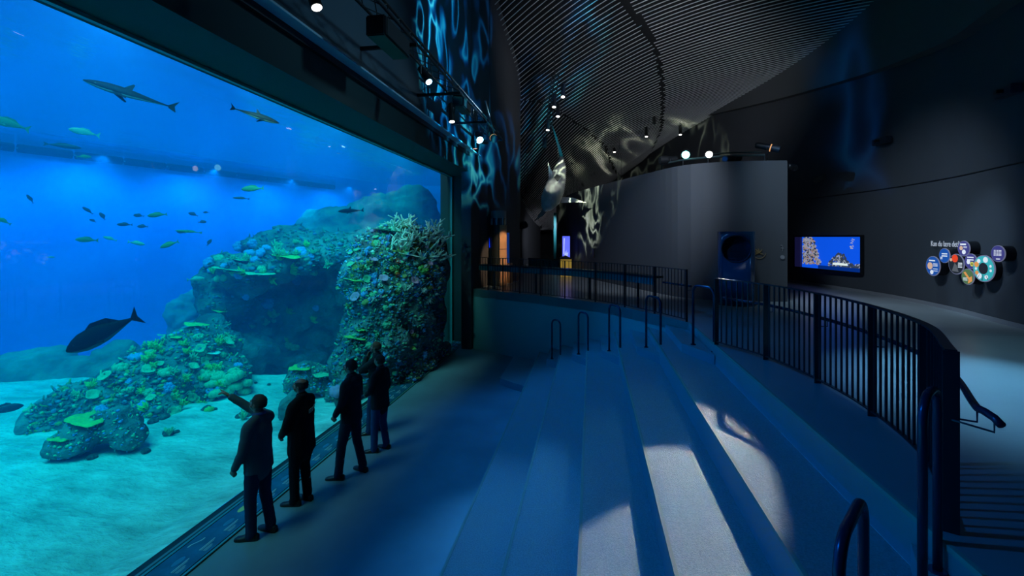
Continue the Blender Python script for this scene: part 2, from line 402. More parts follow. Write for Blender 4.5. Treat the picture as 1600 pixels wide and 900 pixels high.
# ------------------------------------------------------------------ ceiling: black deck and three fields of slats
bm = NB(); gx = [-5.2 + i * .75 for i in range(20)]; gy = [-6.2 + j * 1.1 for j in range(49)]
g = [[(bm.verts.new((x, y, ceil_z(x, y) + .35)), bm.verts.new((x, y, ceil_z(x, y) + .55))) for y in gy] for x in gx]
for i in range(len(gx) - 1):
    for j in range(len(gy) - 1):
        for k in (0, 1): bm.faces.new((g[i][j][k], g[i + 1][j][k], g[i + 1][j + 1][k], g[i][j + 1][k]))
bmesh.ops.recalc_face_normals(bm, faces=bm.faces)
struct('ceiling', bm, M_ceil)
bm = NB(); box(bm, (-9.6, 22, 8.5), (-5, 47, 8.7)); struct('ceiling', bm, M_ceil)
bm = NB(); box(bm, (-9.3, 30, ZU + 2.4), (-4.0, 46.6, ZU + 2.6)); struct('ceiling', bm, M_ceil)
A_px = [(700, -260), (900, -260), (930, -130), (975, 0), (1003, 35), (1025, 75), (1034, 120), (1036, 160), (1033, 200), (1018, 235), (985, 268), (975, 275), (945, 225), (915, 200), (880, 175), (845, 158), (812, 153), (790, 100), (770, 0)]
B_px = [(790, 150), (812, 153), (845, 158), (880, 175), (915, 200), (945, 225), (975, 275), (930, 312), (900, 330), (870, 345), (845, 362), (795, 350)]
def world_poly(px): return [on_ceiling(*p) for p in px]
A_w, B_w = world_poly(A_px), world_poly(B_px)
def inside(poly, x, y):
    r = False; n = len(poly)
    for i in range(n):
        a, b = poly[i], poly[i - 1]
        if (a.y > y) != (b.y > y) and x < (b.x - a.x) * (y - a.y) / (b.y - a.y) + a.x: r = not r
    return r
def in_hall(x, y):
    if x < -4.1 - (0 if y < 30 else 1): return False
    return True
def slats(name, test, p1, p2, gap, drop, m, wdt=.035, hgt=.07):
    a, b = on_ceiling(*p1), on_ceiling(*p2); d = Vector((b.x - a.x, b.y - a.y)).normalized(); nrm = Vector((-d.y, d.x))
    c0 = Vector((2.5, 22)); bm = NB(); R = 32
    for i in range(int(-R / gap), int(R / gap)):
        o = c0 + nrm * (i * gap); run = []
        t = -R
        while t <= R:
            q = o + d * t; ok = in_hall(q.x, q.y) and 7.5 < q.y < 48 and q.x < 9.2 and test(q.x, q.y)
            if ok: run.append(Vector((q.x, q.y, ceil_z(q.x, q.y) - drop)))
            if (not ok or t + .15 > R) and run:
                keep = run[::5] + ([run[-1]] if (len(run) - 1) % 5 else [])
                for u, v in zip(keep, keep[1:]): bar(bm, u, v, wdt, hgt)
                run = []
            t += .15
    return struct(name, bm, m)
slats('ceiling', lambda x, y: inside(A_w, x, y), (840, 105), (940, 35), .155, .10, M_slat, .018, .02)
slats('ceiling', lambda x, y: inside(B_w, x, y) and not inside(A_w, x, y), (812, 263), (867, 203), .155, .02, M_slat, .018, .02)
def right_of_AB(x, y):
    if inside(A_w, x, y) or inside(B_w, x, y): return False
    xs = [p.x for p in A_w if abs(p.y - y) < 3] + [p.x for p in B_w if abs(p.y - y) < 2]
    return x > (sum(xs) / len(xs) if xs else -1)
slats('ceiling', right_of_AB, (1167, 57), (1350, 18), .14, -.04, M_slat, .026, .02)
# ================================================================== the tank
def node_mat(name, build):
    m = bpy.data.materials.new(name); m.use_nodes = True; nt = m.node_tree; nt.nodes.clear()
    out = nt.nodes.new('ShaderNodeOutputMaterial'); build(nt, out); MATS[name] = m; return m
def b_glass(nt, out):
    t = nt.nodes.new('ShaderNodeBsdfTransparent'); g = nt.nodes.new('ShaderNodeBsdfGlossy'); g.inputs['Roughness'].default_value = .0
    t.inputs[0].default_value = (.93, .99, .98, 1)
    f = nt.nodes.new('ShaderNodeFresnel'); f.inputs[0].default_value = 1.38; mx = nt.nodes.new('ShaderNodeMixShader')
    L = nt.links.new; ge = nt.nodes.new('ShaderNodeNewGeometry'); inv = nt.nodes.new('ShaderNodeMath'); inv.operation = 'SUBTRACT'; inv.inputs[0].default_value = 1
    ml = nt.nodes.new('ShaderNodeMath'); ml.operation = 'MULTIPLY'; L(ge.outputs['Backfacing'], inv.inputs[1]); L(inv.outputs[0], ml.inputs[0]); L(f.outputs[0], ml.inputs[1])
    L(ml.outputs[0], mx.inputs[0]); L(t.outputs[0], mx.inputs[1]); L(g.outputs[0], mx.inputs[2]); L(mx.outputs[0], out.inputs[0])
M_glass = node_mat('acrylic', b_glass)
def b_water(nt, out):
    L = nt.links.new
    a = nt.nodes.new('ShaderNodeVolumeAbsorption'); a.inputs[0].default_value = (0.0, .905, .955, 1); a.inputs[1].default_value = .40
    s = nt.nodes.new('ShaderNodeVolumeScatter'); s.inputs[0].default_value = (.02, .38, 1, 1); s.inputs[1].default_value = .038; s.inputs[2].default_value = .2
    ad = nt.nodes.new('ShaderNodeAddShader'); L(a.outputs[0], ad.inputs[0]); L(s.outputs[0], ad.inputs[1]); L(ad.outputs[0], out.inputs[1])
M_water = node_mat('water', b_water)
def b_surf(nt, out):
    L = nt.links.new; N = nt.nodes.new
    t = N('ShaderNodeBsdfTransparent'); g = N('ShaderNodeBsdfGlossy'); g.inputs['Roughness'].default_value = .12
    g.inputs[0].default_value = (.75, .9, 1, 1)
    tc = N('ShaderNodeTexCoord'); mp = N('ShaderNodeMapping'); mp.inputs['Scale'].default_value = (1, .45, 1); L(tc.outputs['Object'], mp.inputs[0])
    n = N('ShaderNodeTexNoise'); n.inputs['Scale'].default_value = 2.2; n.inputs['Detail'].default_value = 3; L(mp.outputs[0], n.inputs['Vector'])
    bp = N('ShaderNodeBump'); bp.inputs['Strength'].default_value = .35; bp.inputs['Distance'].default_value = .12
    L(n.outputs[0], bp.inputs['Height']); L(bp.outputs[0], g.inputs['Normal'])
    mx = N('ShaderNodeMixShader'); mx.inputs[0].default_value = .42
    L(t.outputs[0], mx.inputs[1]); L(g.outputs[0], mx.inputs[2]); L(mx.outputs[0], out.inputs[0])
M_surf = node_mat('water_surface', b_surf)
def b_sand(nt, out):
    L = nt.links.new; N = nt.nodes.new
    b = N('ShaderNodeBsdfPrincipled'); b.inputs['Roughness'].default_value = .9; b.inputs['Specular IOR Level'].default_value = .1
    tc = N('ShaderNodeTexCoord'); mp = N('ShaderNodeMapping'); mp.inputs['Rotation'].default_value = (0, 0, .5); mp.inputs['Scale'].default_value = (.6, 1.25, 1)
    L(tc.outputs['Object'], mp.inputs[0])
    n = N('ShaderNodeTexNoise'); n.inputs['Scale'].default_value = 1.6; n.inputs['Detail'].default_value = 6; n.inputs['Roughness'].default_value = .65; L(mp.outputs[0], n.inputs['Vector'])
    r = N('ShaderNodeValToRGB'); r.color_ramp.elements[0].position = .33; r.color_ramp.elements[0].color = (.34, .40, .40, 1)
    r.color_ramp.elements[1].position = .68; r.color_ramp.elements[1].color = (.86, .88, .86, 1); L(n.outputs[0], r.inputs[0]); L(r.outputs[0], b.inputs[0])
    n2 = N('ShaderNodeTexNoise'); n2.inputs['Scale'].default_value = 9; n2.inputs['Detail'].default_value = 4; L(mp.outputs[0], n2.inputs['Vector'])
    ad = N('ShaderNodeMath'); ad.operation = 'MULTIPLY_ADD'; ad.inputs[1].default_value = 3.5; L(n.outputs[0], ad.inputs[0]); L(n2.outputs[0], ad.inputs[2])
    bp = N('ShaderNodeBump'); bp.inputs['Strength'].default_value = .7; bp.inputs['Distance'].default_value = .06; L(ad.outputs[0], bp.inputs['Height']); L(bp.outputs[0], b.inputs['Normal'])
    L(b.outputs[0], out.inputs[0])
M_sand = node_mat('sand', b_sand)
M_tankwall = mat('tank_blue_paint', (.02, .30, 1.0), .8, spec=.1, var=.12, vscale=.5)
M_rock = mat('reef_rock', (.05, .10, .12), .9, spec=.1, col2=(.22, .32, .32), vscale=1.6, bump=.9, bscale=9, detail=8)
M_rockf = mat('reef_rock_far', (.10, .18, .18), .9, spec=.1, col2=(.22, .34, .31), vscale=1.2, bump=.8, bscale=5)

# glass
bm = NB(); box(bm, (XG - .12, -6, -.02), (XG, 16.34, 5.89))
struct('window_1', bm, M_glass)
bm = NB(); box(bm, (XG - .01, -6, 5.85), (XG + .05, 16.35, 5.892)); box(bm, (XG - .01, 16.28, 0), (XG + .05, 16.352, 5.89))
struct('trim_3', bm, mat('glass_edge', (.08, .4, .36), .4))
# tank shell
TW = [(-24.5, -6), (-23.5, 4), (-20.9, 12.4), (-16.4, 27.7), (-13.8, 33.5), (-9.5, 34.6), (-6.0, 34.4)]
def uw(y, e): return spot('tank_wall_fill', (-5.7, y, 6.6), (-19, y + 6, 2.5), e, (.25, .75, 1), 130, 1, .1)  # added fill hidden behind the window header, brightens the tank's back wall
for y_, e_ in ((-1, 900), (5, 1000), (10.5, 800), (14.5, 500)): uw(y_, e_)
spot('reef_fill', (-5.6, 6.5, 6.5), (-6.3, 13.0, 3.4), 900, (.7, 1, .95), 44, .9, .1)  # added fill, hidden from view, brightens the upper reef pillar
for k_ in range(5):
    q_ = Vector((-20.6, 12.55, 6.8)).lerp(Vector((-16.3, 27.4, 6.8)), -.1 + k_ * .27)
    spot('waterline_fill', (q_.x + 1.8, q_.y, 6.8), (q_.x + .4, q_.y, 3.0), 1100, (.12, .5, 1), 150, .8, .04)  # added fill making the bright zone behind the floating line
TWs = [(p.x, p.y) for p in spline(TW, 1.0)] + [(-5.0, 30), (-4.9, 17)]
bm = NB(); wallstrip(bm, TWs, -1.5, 7.6, -.3); struct('wall_tank', bm, M_tankwall)
bm = NB(); box(bm, (-25, -6.3, -1.5), (XG, -6, 7.6)); box(bm, (XG - .12, -6, -1.5), (XG + .0, 16.4, -.021)); bm.free()
bm = NB(); box(bm, (-25, -6.3, -1.5), (XG, -6, 7.6)); struct('wall_tank', bm, M_tankwall)
bm = NB(); box(bm, (XG - .12, -6, -1.5), (XG, 16.4, -.021)); struct('trim_8', bm, M_black)
# water body and its rippled surface
bm = NB(); wp = [(x + (.02 if x < -10 else -.0), y) for x, y in TWs[:-2]] + [(XG - .14, 30), (XG - .14, -5.98)]
prism(bm, wp, -1.4, 6.97); bmesh.ops.recalc_face_normals(bm, faces=bm.faces)
tag(obj('water', bm, M_water), 'clear blue water filling the big tank behind the glass', 'water', kind='stuff')
bm = NB(); bm.faces.new([bm.verts.new(p) for p in ((-25, -6, 6.98), (XG - .2, -6, 6.98), (XG - .2, 34.6, 6.98), (-25, 34.6, 6.98))])
tag(obj('water_surface', bm, M_surf), 'rippled surface of the tank water seen from beneath', 'water', kind='stuff')
# sand
def sand_z(x, y):
    d = abs(x - XG)
    return -.22 + .10 * noise.noise(Vector((x * .35, y * .5, 0))) + .05 * noise.noise(Vector((x * 1.3, y * 1.6, 4))) + (.20 * max(0, 1 - d / .8)) - 1.15 * min(1, max(0, (cT * y - sT * x - 13.4) / 2.5)) * (1 if x < -9.5 else max(0, (-7.5 - x) / 2.0))
bm = NB(); nx, ny = 90, 150
vs = [[None] * (ny + 1) for _ in range(nx + 1)]
for i in range(nx + 1):
    for j in range(ny + 1):
        x = XG - .13 - (i / nx) ** 1.5 * 19.5; y = -5.9 + 40 * j / ny
        vs[i][j] = bm.verts.new((x, y, sand_z(x, y)))
for i in range(nx):
    for j in range(ny): bm.faces.new((vs[i][j], vs[i][j + 1], vs[i + 1][j + 1], vs[i + 1][j]))
bmesh.ops.recalc_face_normals(bm, faces=bm.faces)
tag(obj('sand', bm, M_sand, smooth=True), 'pale rippled sand covering the tank floor', 'sand', kind='stuff')

for mm in (M_rock, M_rockf):
    for nd in mm.node_tree.nodes:
        if nd.type == 'BUMP': nd.inputs['Distance'].default_value = .09
# ---- rocks: union of boulders, remeshed and weathered
def rock(name, blobs, label, m=M_rock, voxel=.11, rough=.28, freq=.9, seed=0, jit=0, group=None, strata=.0):
    bm = NB()
    for b in blobs:
        c, r = Vector(b[0]), b[1]
        r = r if hasattr(r, '__len__') else (r, r, r)
        ball(bm, c, r, 3)
    o = obj(name, bm, m); remesh(o, voxel, 1)
    me = o.data; nrm = [v.normal.copy() for v in me.vertices]
    for v, n in zip(me.vertices, nrm):
        p = v.co * freq + Vector((seed * 7.3, 0, 0))
        d = noise.fractal(p, 1.0, 2.1, 3) * rough + (abs(noise.noise(p * 2.3)) - .25) * -rough * .8 + noise.noise(p * 6) * rough * .18
        if strata: d += strata * math.sin(v.co.z * 5 + noise.noise(p) * 4)
        v.co += n * d
    for p in me.polygons: p.use_smooth = True
    me.update()
    tag(o, label, 'rock', group); return o
def B(px, py, z, r): return (at(px, py, z), r)
R = {}
R['cave'] = rock('reef_rock', [
    B(352, 445, 15.4, (.8, 1.0, 1.0)), B(346, 500, 15.6, (.5, .9, 1.2)), B(400, 425, 15.2, (1.3, 1.3, .62)), B(455, 405, 15.9, (1.7, 1.5, .55)), B(515, 395, 17.0, (1.7, 1.6, .7)), B(440, 383, 17.5, (1.4, 1.2, .6)), B(350, 545, 14.6, (.5, .7, .5)),
    B(400, 500, 17.0, (1.4, 1.2, 1.7)), B(460, 500, 18.0, (1.7, 1.3, 1.9)), B(520, 480, 18.5, (1.8, 1.6, 2.2)), B(430, 560, 16.4, (1.7, 1.0, .5)), B(560, 430, 18.2, (1.5, 1.6, 1.6)), B(380, 560, 15.0, (.9, .9, .7)), B(600, 470, 19, (1.6, 1.6, 2.5))],
    'large overhanging reef rock with a shaded hollow under its top ledge', seed=1, rough=.34, voxel=.11, strata=.05)
R['pillar'] = rock('reef_rock', [
    B(600, 400, 13.8, (1.1, 1.2, .75)), B(655, 390, 14.4, (.8, 1.1, .7)), B(575, 430, 13.2, (.75, .9, .9)), B(640, 455, 14.0, (.95, 1.1, 1.2)), B(590, 500, 12.9, (.9, 1.0, 1.3)), B(645, 520, 13.6, (.75, 1.0, 1.4)),
    B(565, 560, 12.0, (.65, .9, 1.0)), B(610, 575, 12.4, (.75, .8, 1.1)), B(550, 600, 11.3, (.45, .6, .8)), B(672, 430, 15.2, (.55, .8, 1.5)), B(665, 520, 15.0, (.5, .8, 1.2)), B(640, 580, 13.1, (.5, .8, .8)), B(540, 618, 10.7, (.2, .4, .4))],
    'tall reef pillar crusted with coral standing at the end of the glass', seed=2, rough=.2, voxel=.085)
R['mound'] = rock('reef_rock', [
    B(300, 560, 12.6, (1.0, 1.0, .85)), B(345, 590, 12.4, (.6, .8, .55)), B(250, 590, 11.6, (1.0, 1.0, .8)), B(200, 610, 11.0, (.95, .9, .62)), B(150, 630, 10.4, (.9, .8, .46)), B(90, 655, 10.2, (.8, .7, .32)), B(45, 675, 10.1, (.6, .6, .2)),
    B(320, 545, 12.9, (.75, .8, .6)), B(272, 560, 12.2, (.8, .8, .7)), B(300, 610, 11.8, (.9, .6, .5)), B(230, 635, 10.7, (.8, .6, .35)), B(362, 605, 12.1, (.4, .4, .45)), B(330, 525, 13.3, (.45, .5, .6))],
    'long low coral mound sloping down onto the sand', seed=3, rough=.2, voxel=.08)
R['boulder'] = rock('reef_rock', [
    B(150, 672, 8.7, (.42, .42, .28)), B(185, 668, 8.8, (.36, .4, .3)), B(115, 695, 8.45, (.4, .34, .22)), B(205, 680, 8.7, (.22, .3, .25))],
    'dark boulder on the sand carrying a round yellow plate coral', seed=4, rough=.1, voxel=.05, freq=1.8)
R['low'] = rock('reef_rock', [
    B(480, 590, 12.0, (.5, .5, .4)), B(510, 592, 12.2, (.45, .5, .38)), B(462, 600, 11.7, (.3, .35, .35)), B(525, 612, 11.6, (.2, .25, .3))],
    'low reef rock topped with green plate corals in the sandy channel', seed=5, rough=.1, voxel=.06, freq=1.6)
R['stub'] = rock('reef_rock', [B(450, 640, 10.3, (.16, .2, .28)), B(458, 622, 10.5, (.14, .2, .2))],
    'small upright rock on the sand behind the dark-coated man', seed=6, rough=.05, voxel=.035, freq=2.5)
R['ridge'] = rock('reef_rock', [
    B(25, 588, 13.6, (1.2, .8, .62)), B(70, 574, 13.9, (.8, .8, .62)), B(105, 592, 13.7, (.6, .7, .4)), B(140, 578, 13.9, (.55, .7, .5)), B(176, 562, 14.2, (.42, .7, .5)), B(196, 585, 14.0, (.6, .7, .45)), B(-50, 596, 13.2, (1.3, .8, .6))],
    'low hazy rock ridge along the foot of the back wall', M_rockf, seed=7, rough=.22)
R['stack'] = rock('reef_rock', [B(300, 500, 20.0, (.8, .9, 1.3)), B(292, 475, 20, (.4, .6, .5)), B(310, 550, 19, (.9, .9, 1.2)), B(288, 560, 19, (.5, .9, .8))],
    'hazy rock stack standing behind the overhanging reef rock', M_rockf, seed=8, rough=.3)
R['slope'] = rock('reef_rock', [
    B(480, 385, 24, (1.6, 1.5, .9)), B(530, 352, 25.5, (2.1, 1.5, 1.0)), B(585, 340, 26.5, (2.1, 1.6, 1.3)), B(430, 400, 23, (1.2, 1.2, .6)), B(640, 350, 27, (2.0, 1.6, 2.2)), B(560, 420, 25, (4.0, 2, 2.6)), B(690, 420, 28, (2, 2, 2.5))],
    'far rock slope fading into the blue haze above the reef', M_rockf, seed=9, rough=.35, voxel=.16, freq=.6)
R['footing'] = rock('reef_rock', [B(668, 568, 13.4, (.28, .5, .22)), B(690, 550, 14.8, (.25, .6, .3)), B(645, 590, 12.3, (.2, .4, .15))],
    'rubble footing of the pillar pressed against the glass', seed=10, rough=.06, voxel=.05, freq=2)

# ---- corals
C_Y = mat('coral_yellow_green', (.30, .72, .14), .7, col2=(.16, .55, .16), vscale=6, bump=.6, bscale=30)
C_G = mat('coral_green', (.12, .50, .28), .8, col2=(.28, .72, .42), vscale=8, bump=.8, bscale=40)
C_B = mat('coral_blue', (.05, .28, .70), .8, col2=(.18, .50, .95), vscale=9, bump=.7, bscale=40)
C_P = mat('coral_pink', (.95, .38, .50), .8, col2=(.72, .30, .62), vscale=7, bump=.7, bscale=40)
C_O = mat('coral_ochre', (.50, .42, .12), .8, col2=(.34, .34, .12), vscale=8, bump=.8, bscale=40)
C_W = mat('coral_pale', (.80, .86, .78), .8, col2=(.55, .66, .60), vscale=6, bump=.6, bscale=30)
def m_plate(m, wob=.12, name='plate_coral', rr=1.0):
    bm = NB(); n = 28; ph = random.random() * 6
    prof = [(0, -.30, .10), (0, -.12, .12), (0, -.02, .5), (0, .03, 1.0), (0, .055, .98), (0, .03, .5), (0, .02, 0)]
    rings = []
    for (_, z, r) in prof:
        if r == 0: rings.append([bm.verts.new((0, 0, z))]); continue
        rings.append([bm.verts.new(((r * (1 + (wob * math.sin(3 * a + ph) + wob * .6 * math.sin(7 * a + ph * 2)) * (r > .3))) * math.cos(a), (r * (1 + (wob * math.sin(3 * a + ph) + wob * .6 * math.sin(7 * a + ph * 2)) * (r > .3))) * math.sin(a), z + (.03 * math.sin(5 * a + ph) if r > .3 else 0))) for a in [2 * PI * k / n for k in range(n)]])
    for A, Bq in zip(rings, rings[1:]):
        for k in range(n):
            if len(Bq) == 1: bm.faces.new((A[k], A[(k + 1) % n], Bq[0]))
            else: bm.faces.new((A[k], A[(k + 1) % n], Bq[(k + 1) % n], Bq[k]))
    bm.faces.new(rings[0][::-1])
    return obj(name, bm, m, smooth=True)
def m_lump(m, name='brain_coral', k=7):
    bm = NB()
    for i in range(k):
        a = 2 * PI * i / (k - 1); r = 0 if i == k - 1 else .5
        ball(bm, (r * math.cos(a), r * math.sin(a), .15 if r else .3), random.uniform(.38, .52), 2)
    for v in bm.verts: v.co *= 1 + .10 * noise.noise(v.co * 5)
    return obj(name, bm, m, smooth=True)
def m_branch(m, name='branching_coral', n=13, th=.09):
    bm = NB()
    for i in range(n):
        a = random.uniform(0, 2 * PI); tilt = random.uniform(.1, 1.15); L = random.uniform(.6, 1.05)
        d = Vector((math.cos(a) * math.sin(tilt), math.sin(a) * math.sin(tilt), math.cos(tilt)))
        p1 = d * L * .5; p2 = d * L + Vector((0, 0, .12))
        ring_tube(bm, [(0, 0, -.15), p1, p2], [th * 1.3, th, th * .55], 6)
        for s in range(2):
            q = p1 + Vector((random.uniform(-.3, .3), random.uniform(-.3, .3), random.uniform(.15, .35)))
            ring_tube(bm, [p1, q], [th * .8, th * .45], 5)
    return obj(name, bm, m, smooth=True)
def m_tube(m, name='tube_sponge', n=6):
    bm = NB()
    for i in range(n):
        a = 2 * PI * i / n + random.random(); r = random.uniform(.1, .35); hgt = random.uniform(.5, 1.0)
        x, y = r * math.cos(a), r * math.sin(a)
        ring_tube(bm, [(x * .5, y * .5, -.15), (x, y, hgt * .5), (x * 1.3, y * 1.3, hgt), (x * 1.3, y * 1.3, hgt - .08)], [.10, .14, .18, .10], 8)
    return obj(name, bm, m, smooth=True)
def m_fan(m, name='cup_coral'):
    bm = NB(); n = 16; rings = []
    for r, z in ((.08, -.15), (.14, .1), (.45, .42), (.75, .62), (.70, .64), (.4, .46), (.0, .2)):
        rings.append([bm.verts.new((r * math.cos(2 * PI * k / n) * (1 + .15 * math.sin(4 * 2 * PI * k / n)), r * math.sin(2 * PI * k / n), z + .06 * math.sin(3 * 2 * PI * k / n) * r)) for k in range(n)])
    for A, Bq in zip(rings, rings[1:]):
        for k in range(n): bm.faces.new((A[k], A[(k + 1) % n], Bq[(k + 1) % n], Bq[k]))
    bm.faces.new(rings[0][::-1]); bmesh.ops.remove_doubles(bm, verts=bm.verts, dist=1e-5)
    return obj(name, bm, m, smooth=True)
def setcoral(o, p, sc, label=None, group=None, rot=None, cat='coral'):
    o.location = p; o.scale = (sc,) * 3 if not hasattr(sc, '__len__') else sc
    o.rotation_euler = rot or (random.uniform(-.15, .15), random.uniform(-.15, .15), random.uniform(0, 6))
    tag(o, label, cat, group); return o
bpy.context.view_layer.update()
def hit(px, py, names=None):
    """first reef surface seen through image point px, py"""
    best = None; o0 = Vector((0, 0, H)); d = ray(px, py).normalized()
    for k, o in R.items():
        if names and k not in names: continue
        ok, loc, nrm, _ = o.ray_cast(o0, d)
        if ok and (best is None or (loc - o0).length < (best[0] - o0).length): best = (loc, nrm, k)
    return best
C_B2 = mat('coral_slate', (.03, .16, .34), .85, col2=(.08, .30, .48), vscale=9, bump=.7, bscale=40)
C_G2 = mat('coral_dull_green', (.05, .22, .16), .85, col2=(.12, .36, .26), vscale=8, bump=.8, bscale=40)
# named, singly describable corals: (maker, material, px, py, scale, label)
NAMED = [
 (m_plate, C_Y, 136, 658, (.34, .26, .3), 'round yellow-green plate coral lying on the dark boulder'),
 (m_plate, C_Y, 92, 690, (.15, .11, .3), 'small tilted yellow plate coral at the sandward tip of the dark boulder'),
 (m_plate, C_Y, 305, 509, (.30, .22, .3), 'bright green plate coral on the topmost crest of the coral mound'),
 (m_plate, C_G, 255, 525, (.24, .2, .25), 'pale flat plate coral jutting from the crest of the coral mound'),
 (m_plate, C_Y, 276, 529, (.15, .12, .25), 'small green plate coral beside the pale one on the mound crest'),
 (m_plate, C_W, 331, 552, (.22, .18, .22), 'whitish plate coral on the mound below the overhanging rock'),
 (m_plate, C_Y, 343, 487, (.24, .2, .25), 'yellow-green plate coral stuck low on the face of the overhanging rock'),
 (m_plate, C_Y, 468, 577, (.26, .2, .3), 'bright green plate coral on top of the low channel rock'),
 (m_plate, C_G, 505, 585, (.34, .26, .3), 'broad dull green plate coral on the low channel rock'),
 (m_plate, C_Y, 450, 402, (.42, .3, .3), 'long yellow plate coral on the upper ledge of the overhanging rock'),
 (m_plate, C_G, 405, 428, (.46, .34, .3), 'broad teal plate coral on the ledge of the overhanging rock'),
 (m_plate, C_Y, 372, 428, (.34, .26, .3), 'yellow-green plate coral near the outer end of the rock ledge'),
 (m_plate, C_G, 352, 422, (.46, .3, .3), 'dark green plate coral at the outermost corner of the rock ledge'),
 (m_plate, C_G, 378, 408, (.4, .3, .3), 'thin plate coral jutting over open water above the rock ledge'),
 (m_plate, C_Y, 555, 440, (.32, .2, .3), 'vivid yellow plate coral jutting from the shoulder of the reef pillar'),
 (m_plate, C_W, 638, 399, (.34, .2, .2), 'pale plate coral under the crown of the reef pillar'),
 (m_plate, C_Y, 555, 530, (.26, .12, .3), 'narrow yellow plate coral on the lower flank of the reef pillar'),
 (m_plate, C_Y, 563, 518, (.14, .1, .3), 'small yellow plate coral just above the narrow one on the pillar'),
 (m_plate, C_G, 605, 362, (.45, .4, .2), 'olive plate coral lying flat on top of the reef pillar'),
 (m_plate, C_O, 640, 358, (.36, .3, .2), 'ochre plate coral on the pillar top beside the branching crown'),
 (m_plate, C_Y, 642, 545, (.16, .12, .2), 'little yellow plate coral at the pillar foot beside the glass'),
 (m_fan, C_P, 582, 412, .17, 'pink cup coral high on the face of the reef pillar'),
 (m_fan, C_P, 598, 440, .17, 'pink cup coral halfway up the face of the reef pillar'),
 (m_fan, C_P, 646, 443, .17, 'mauve cup coral near the glass side of the reef pillar'),
 (m_fan, C_P, 558, 468, .18, 'violet cup coral at the outer edge of the reef pillar'),
 (m_tube, C_O, 612, 425, .30, 'brownish tube sponge in the middle of the reef pillar'),
 (m_tube, C_Y, 660, 428, .26, 'yellow tube sponge on the shaded side of the reef pillar'),
 (m_fan, C_G, 352, 540, .22, 'green cup coral between the mound and the overhanging rock'),
 (m_lump, C_P, 528, 615, .20, 'lilac lumpy coral at the sandward foot of the reef pillar'),
]
for mk, m, px, py, sc, lb in NAMED:
    h = hit(px, py)
    p = h[0] if h else onz(px, py, sand_z(-7, 9))
    o = mk(m); setcoral(o, p + Vector((0, 0, .03)), sc, lb)
    if mk is m_plate: o.rotation_euler = (random.uniform(-.12, .12), random.uniform(.05, .25), random.uniform(-.4, .4))
    else:
        n = (h[1] + Vector((0, 0, .6))).normalized() if h else Vector((0, 0, 1)); o.rotation_euler = n.to_track_quat('Z', 'Y').to_euler()
# staghorn crown on the pillar top
bm = NB(); rr = random.Random(3)
for i in range(80):
    px = rr.uniform(612, 694); py = rr.uniform(352, 392) if px < 640 else rr.uniform(350, 410)
    h = hit(px, py, ['pillar']); p = h[0] if h else at(px, py, 13.8)
    if not h: continue
    n = (h[1] * .7 + Vector((rr.uniform(-.6, .6), rr.uniform(-.6, .6), rr.uniform(.1, .9)))).normalized() * rr.uniform(.22, .48)
    side = n.orthogonal().normalized() * rr.uniform(-.15, .15)
    ring_tube(bm, [p - n * .3, p + n * .5 + side, p + n + side * 1.4], [.035, .03, .016], 6)
    for q in range(3):
        b0 = p + n * rr.uniform(.3, .7) + side * .8
        ring_tube(bm, [b0, b0 + Vector((rr.uniform(-.2, .2), rr.uniform(-.2, .2), rr.uniform(-.02, .2)))], [.024, .012], 5)
tag(obj('staghorn_coral', bm, C_W, smooth=True), 'tangle of pale staghorn coral crowning the reef pillar', 'coral')
# scattered corals: individuals sharing a label within a group
GROUPS = [
 ('pillar', (535, 690, 358, 600), 120, [(m_lump, C_B, .085), (m_branch, C_B, .15), (m_lump, C_G, .09), (m_branch, C_O, .14), (m_fan, C_G, .10), (m_branch, C_W, .12), (m_lump, C_O, .08), (m_fan, C_P, .08)]),
 ('mound', (120, 385, 520, 680), 85, [(m_lump, C_G, .13), (m_branch, C_Y, .17), (m_lump, C_B, .11), (m_fan, C_G, .14), (m_branch, C_G, .16)]),
 ('cave', (318, 520, 380, 560), 55, [(m_lump, C_G, .15), (m_branch, C_Y, .2), (m_lump, C_B, .16), (m_branch, C_G, .2)]),
]
GN = {'pillar': 'the reef pillar', 'mound': 'the coral mound', 'cave': 'the overhanging reef rock'}
CN = {C_B.name: 'blue', C_G.name: 'green', C_O.name: 'ochre', C_W.name: 'pale', C_P.name: 'pink', C_Y.name: 'yellow-green'}
KN = {m_lump: ('brain_coral', 'lumpy coral'), m_branch: ('branching_coral', 'branching coral'), m_fan: ('cup_coral', 'cup coral')}
for key, (x0, x1, y0, y1), n, kinds in GROUPS:
    protos = {}
    made = tries = 0
    while made < n and tries < 4000:
        tries += 1
        px, py = random.uniform(x0, x1), random.uniform(y0, y1)
        h = hit(px, py)
        if not h or h[2] != key: continue
        if key == 'pillar' and py > 470 and random.random() < .75: continue
        if key == 'mound' and (px < 200 and random.random() < .6): continue
        if key == 'cave' and py > 440 and random.random() < .8: continue
        ki = random.randrange(len(kinds)); mk, m, sc = kinds[ki]
        nrm = (h[1] + Vector((0, 0, .4))).normalized(); e = nrm.to_track_quat('Z', 'Y').to_euler(); s = sc * random.uniform(.7, 1.45)
        lb = f'small {CN[m.name]} {KN[mk][1]} growing on {GN[key]}'; gp = f'{CN[m.name]} {KN[mk][1]}s on {GN[key]}'
        if ki not in protos:
            o = mk(m, KN[mk][0]); protos[ki] = o; setcoral(o, h[0], s, lb, gp, e)
        else: dup(protos[ki], h[0], e, s)
        made += 1
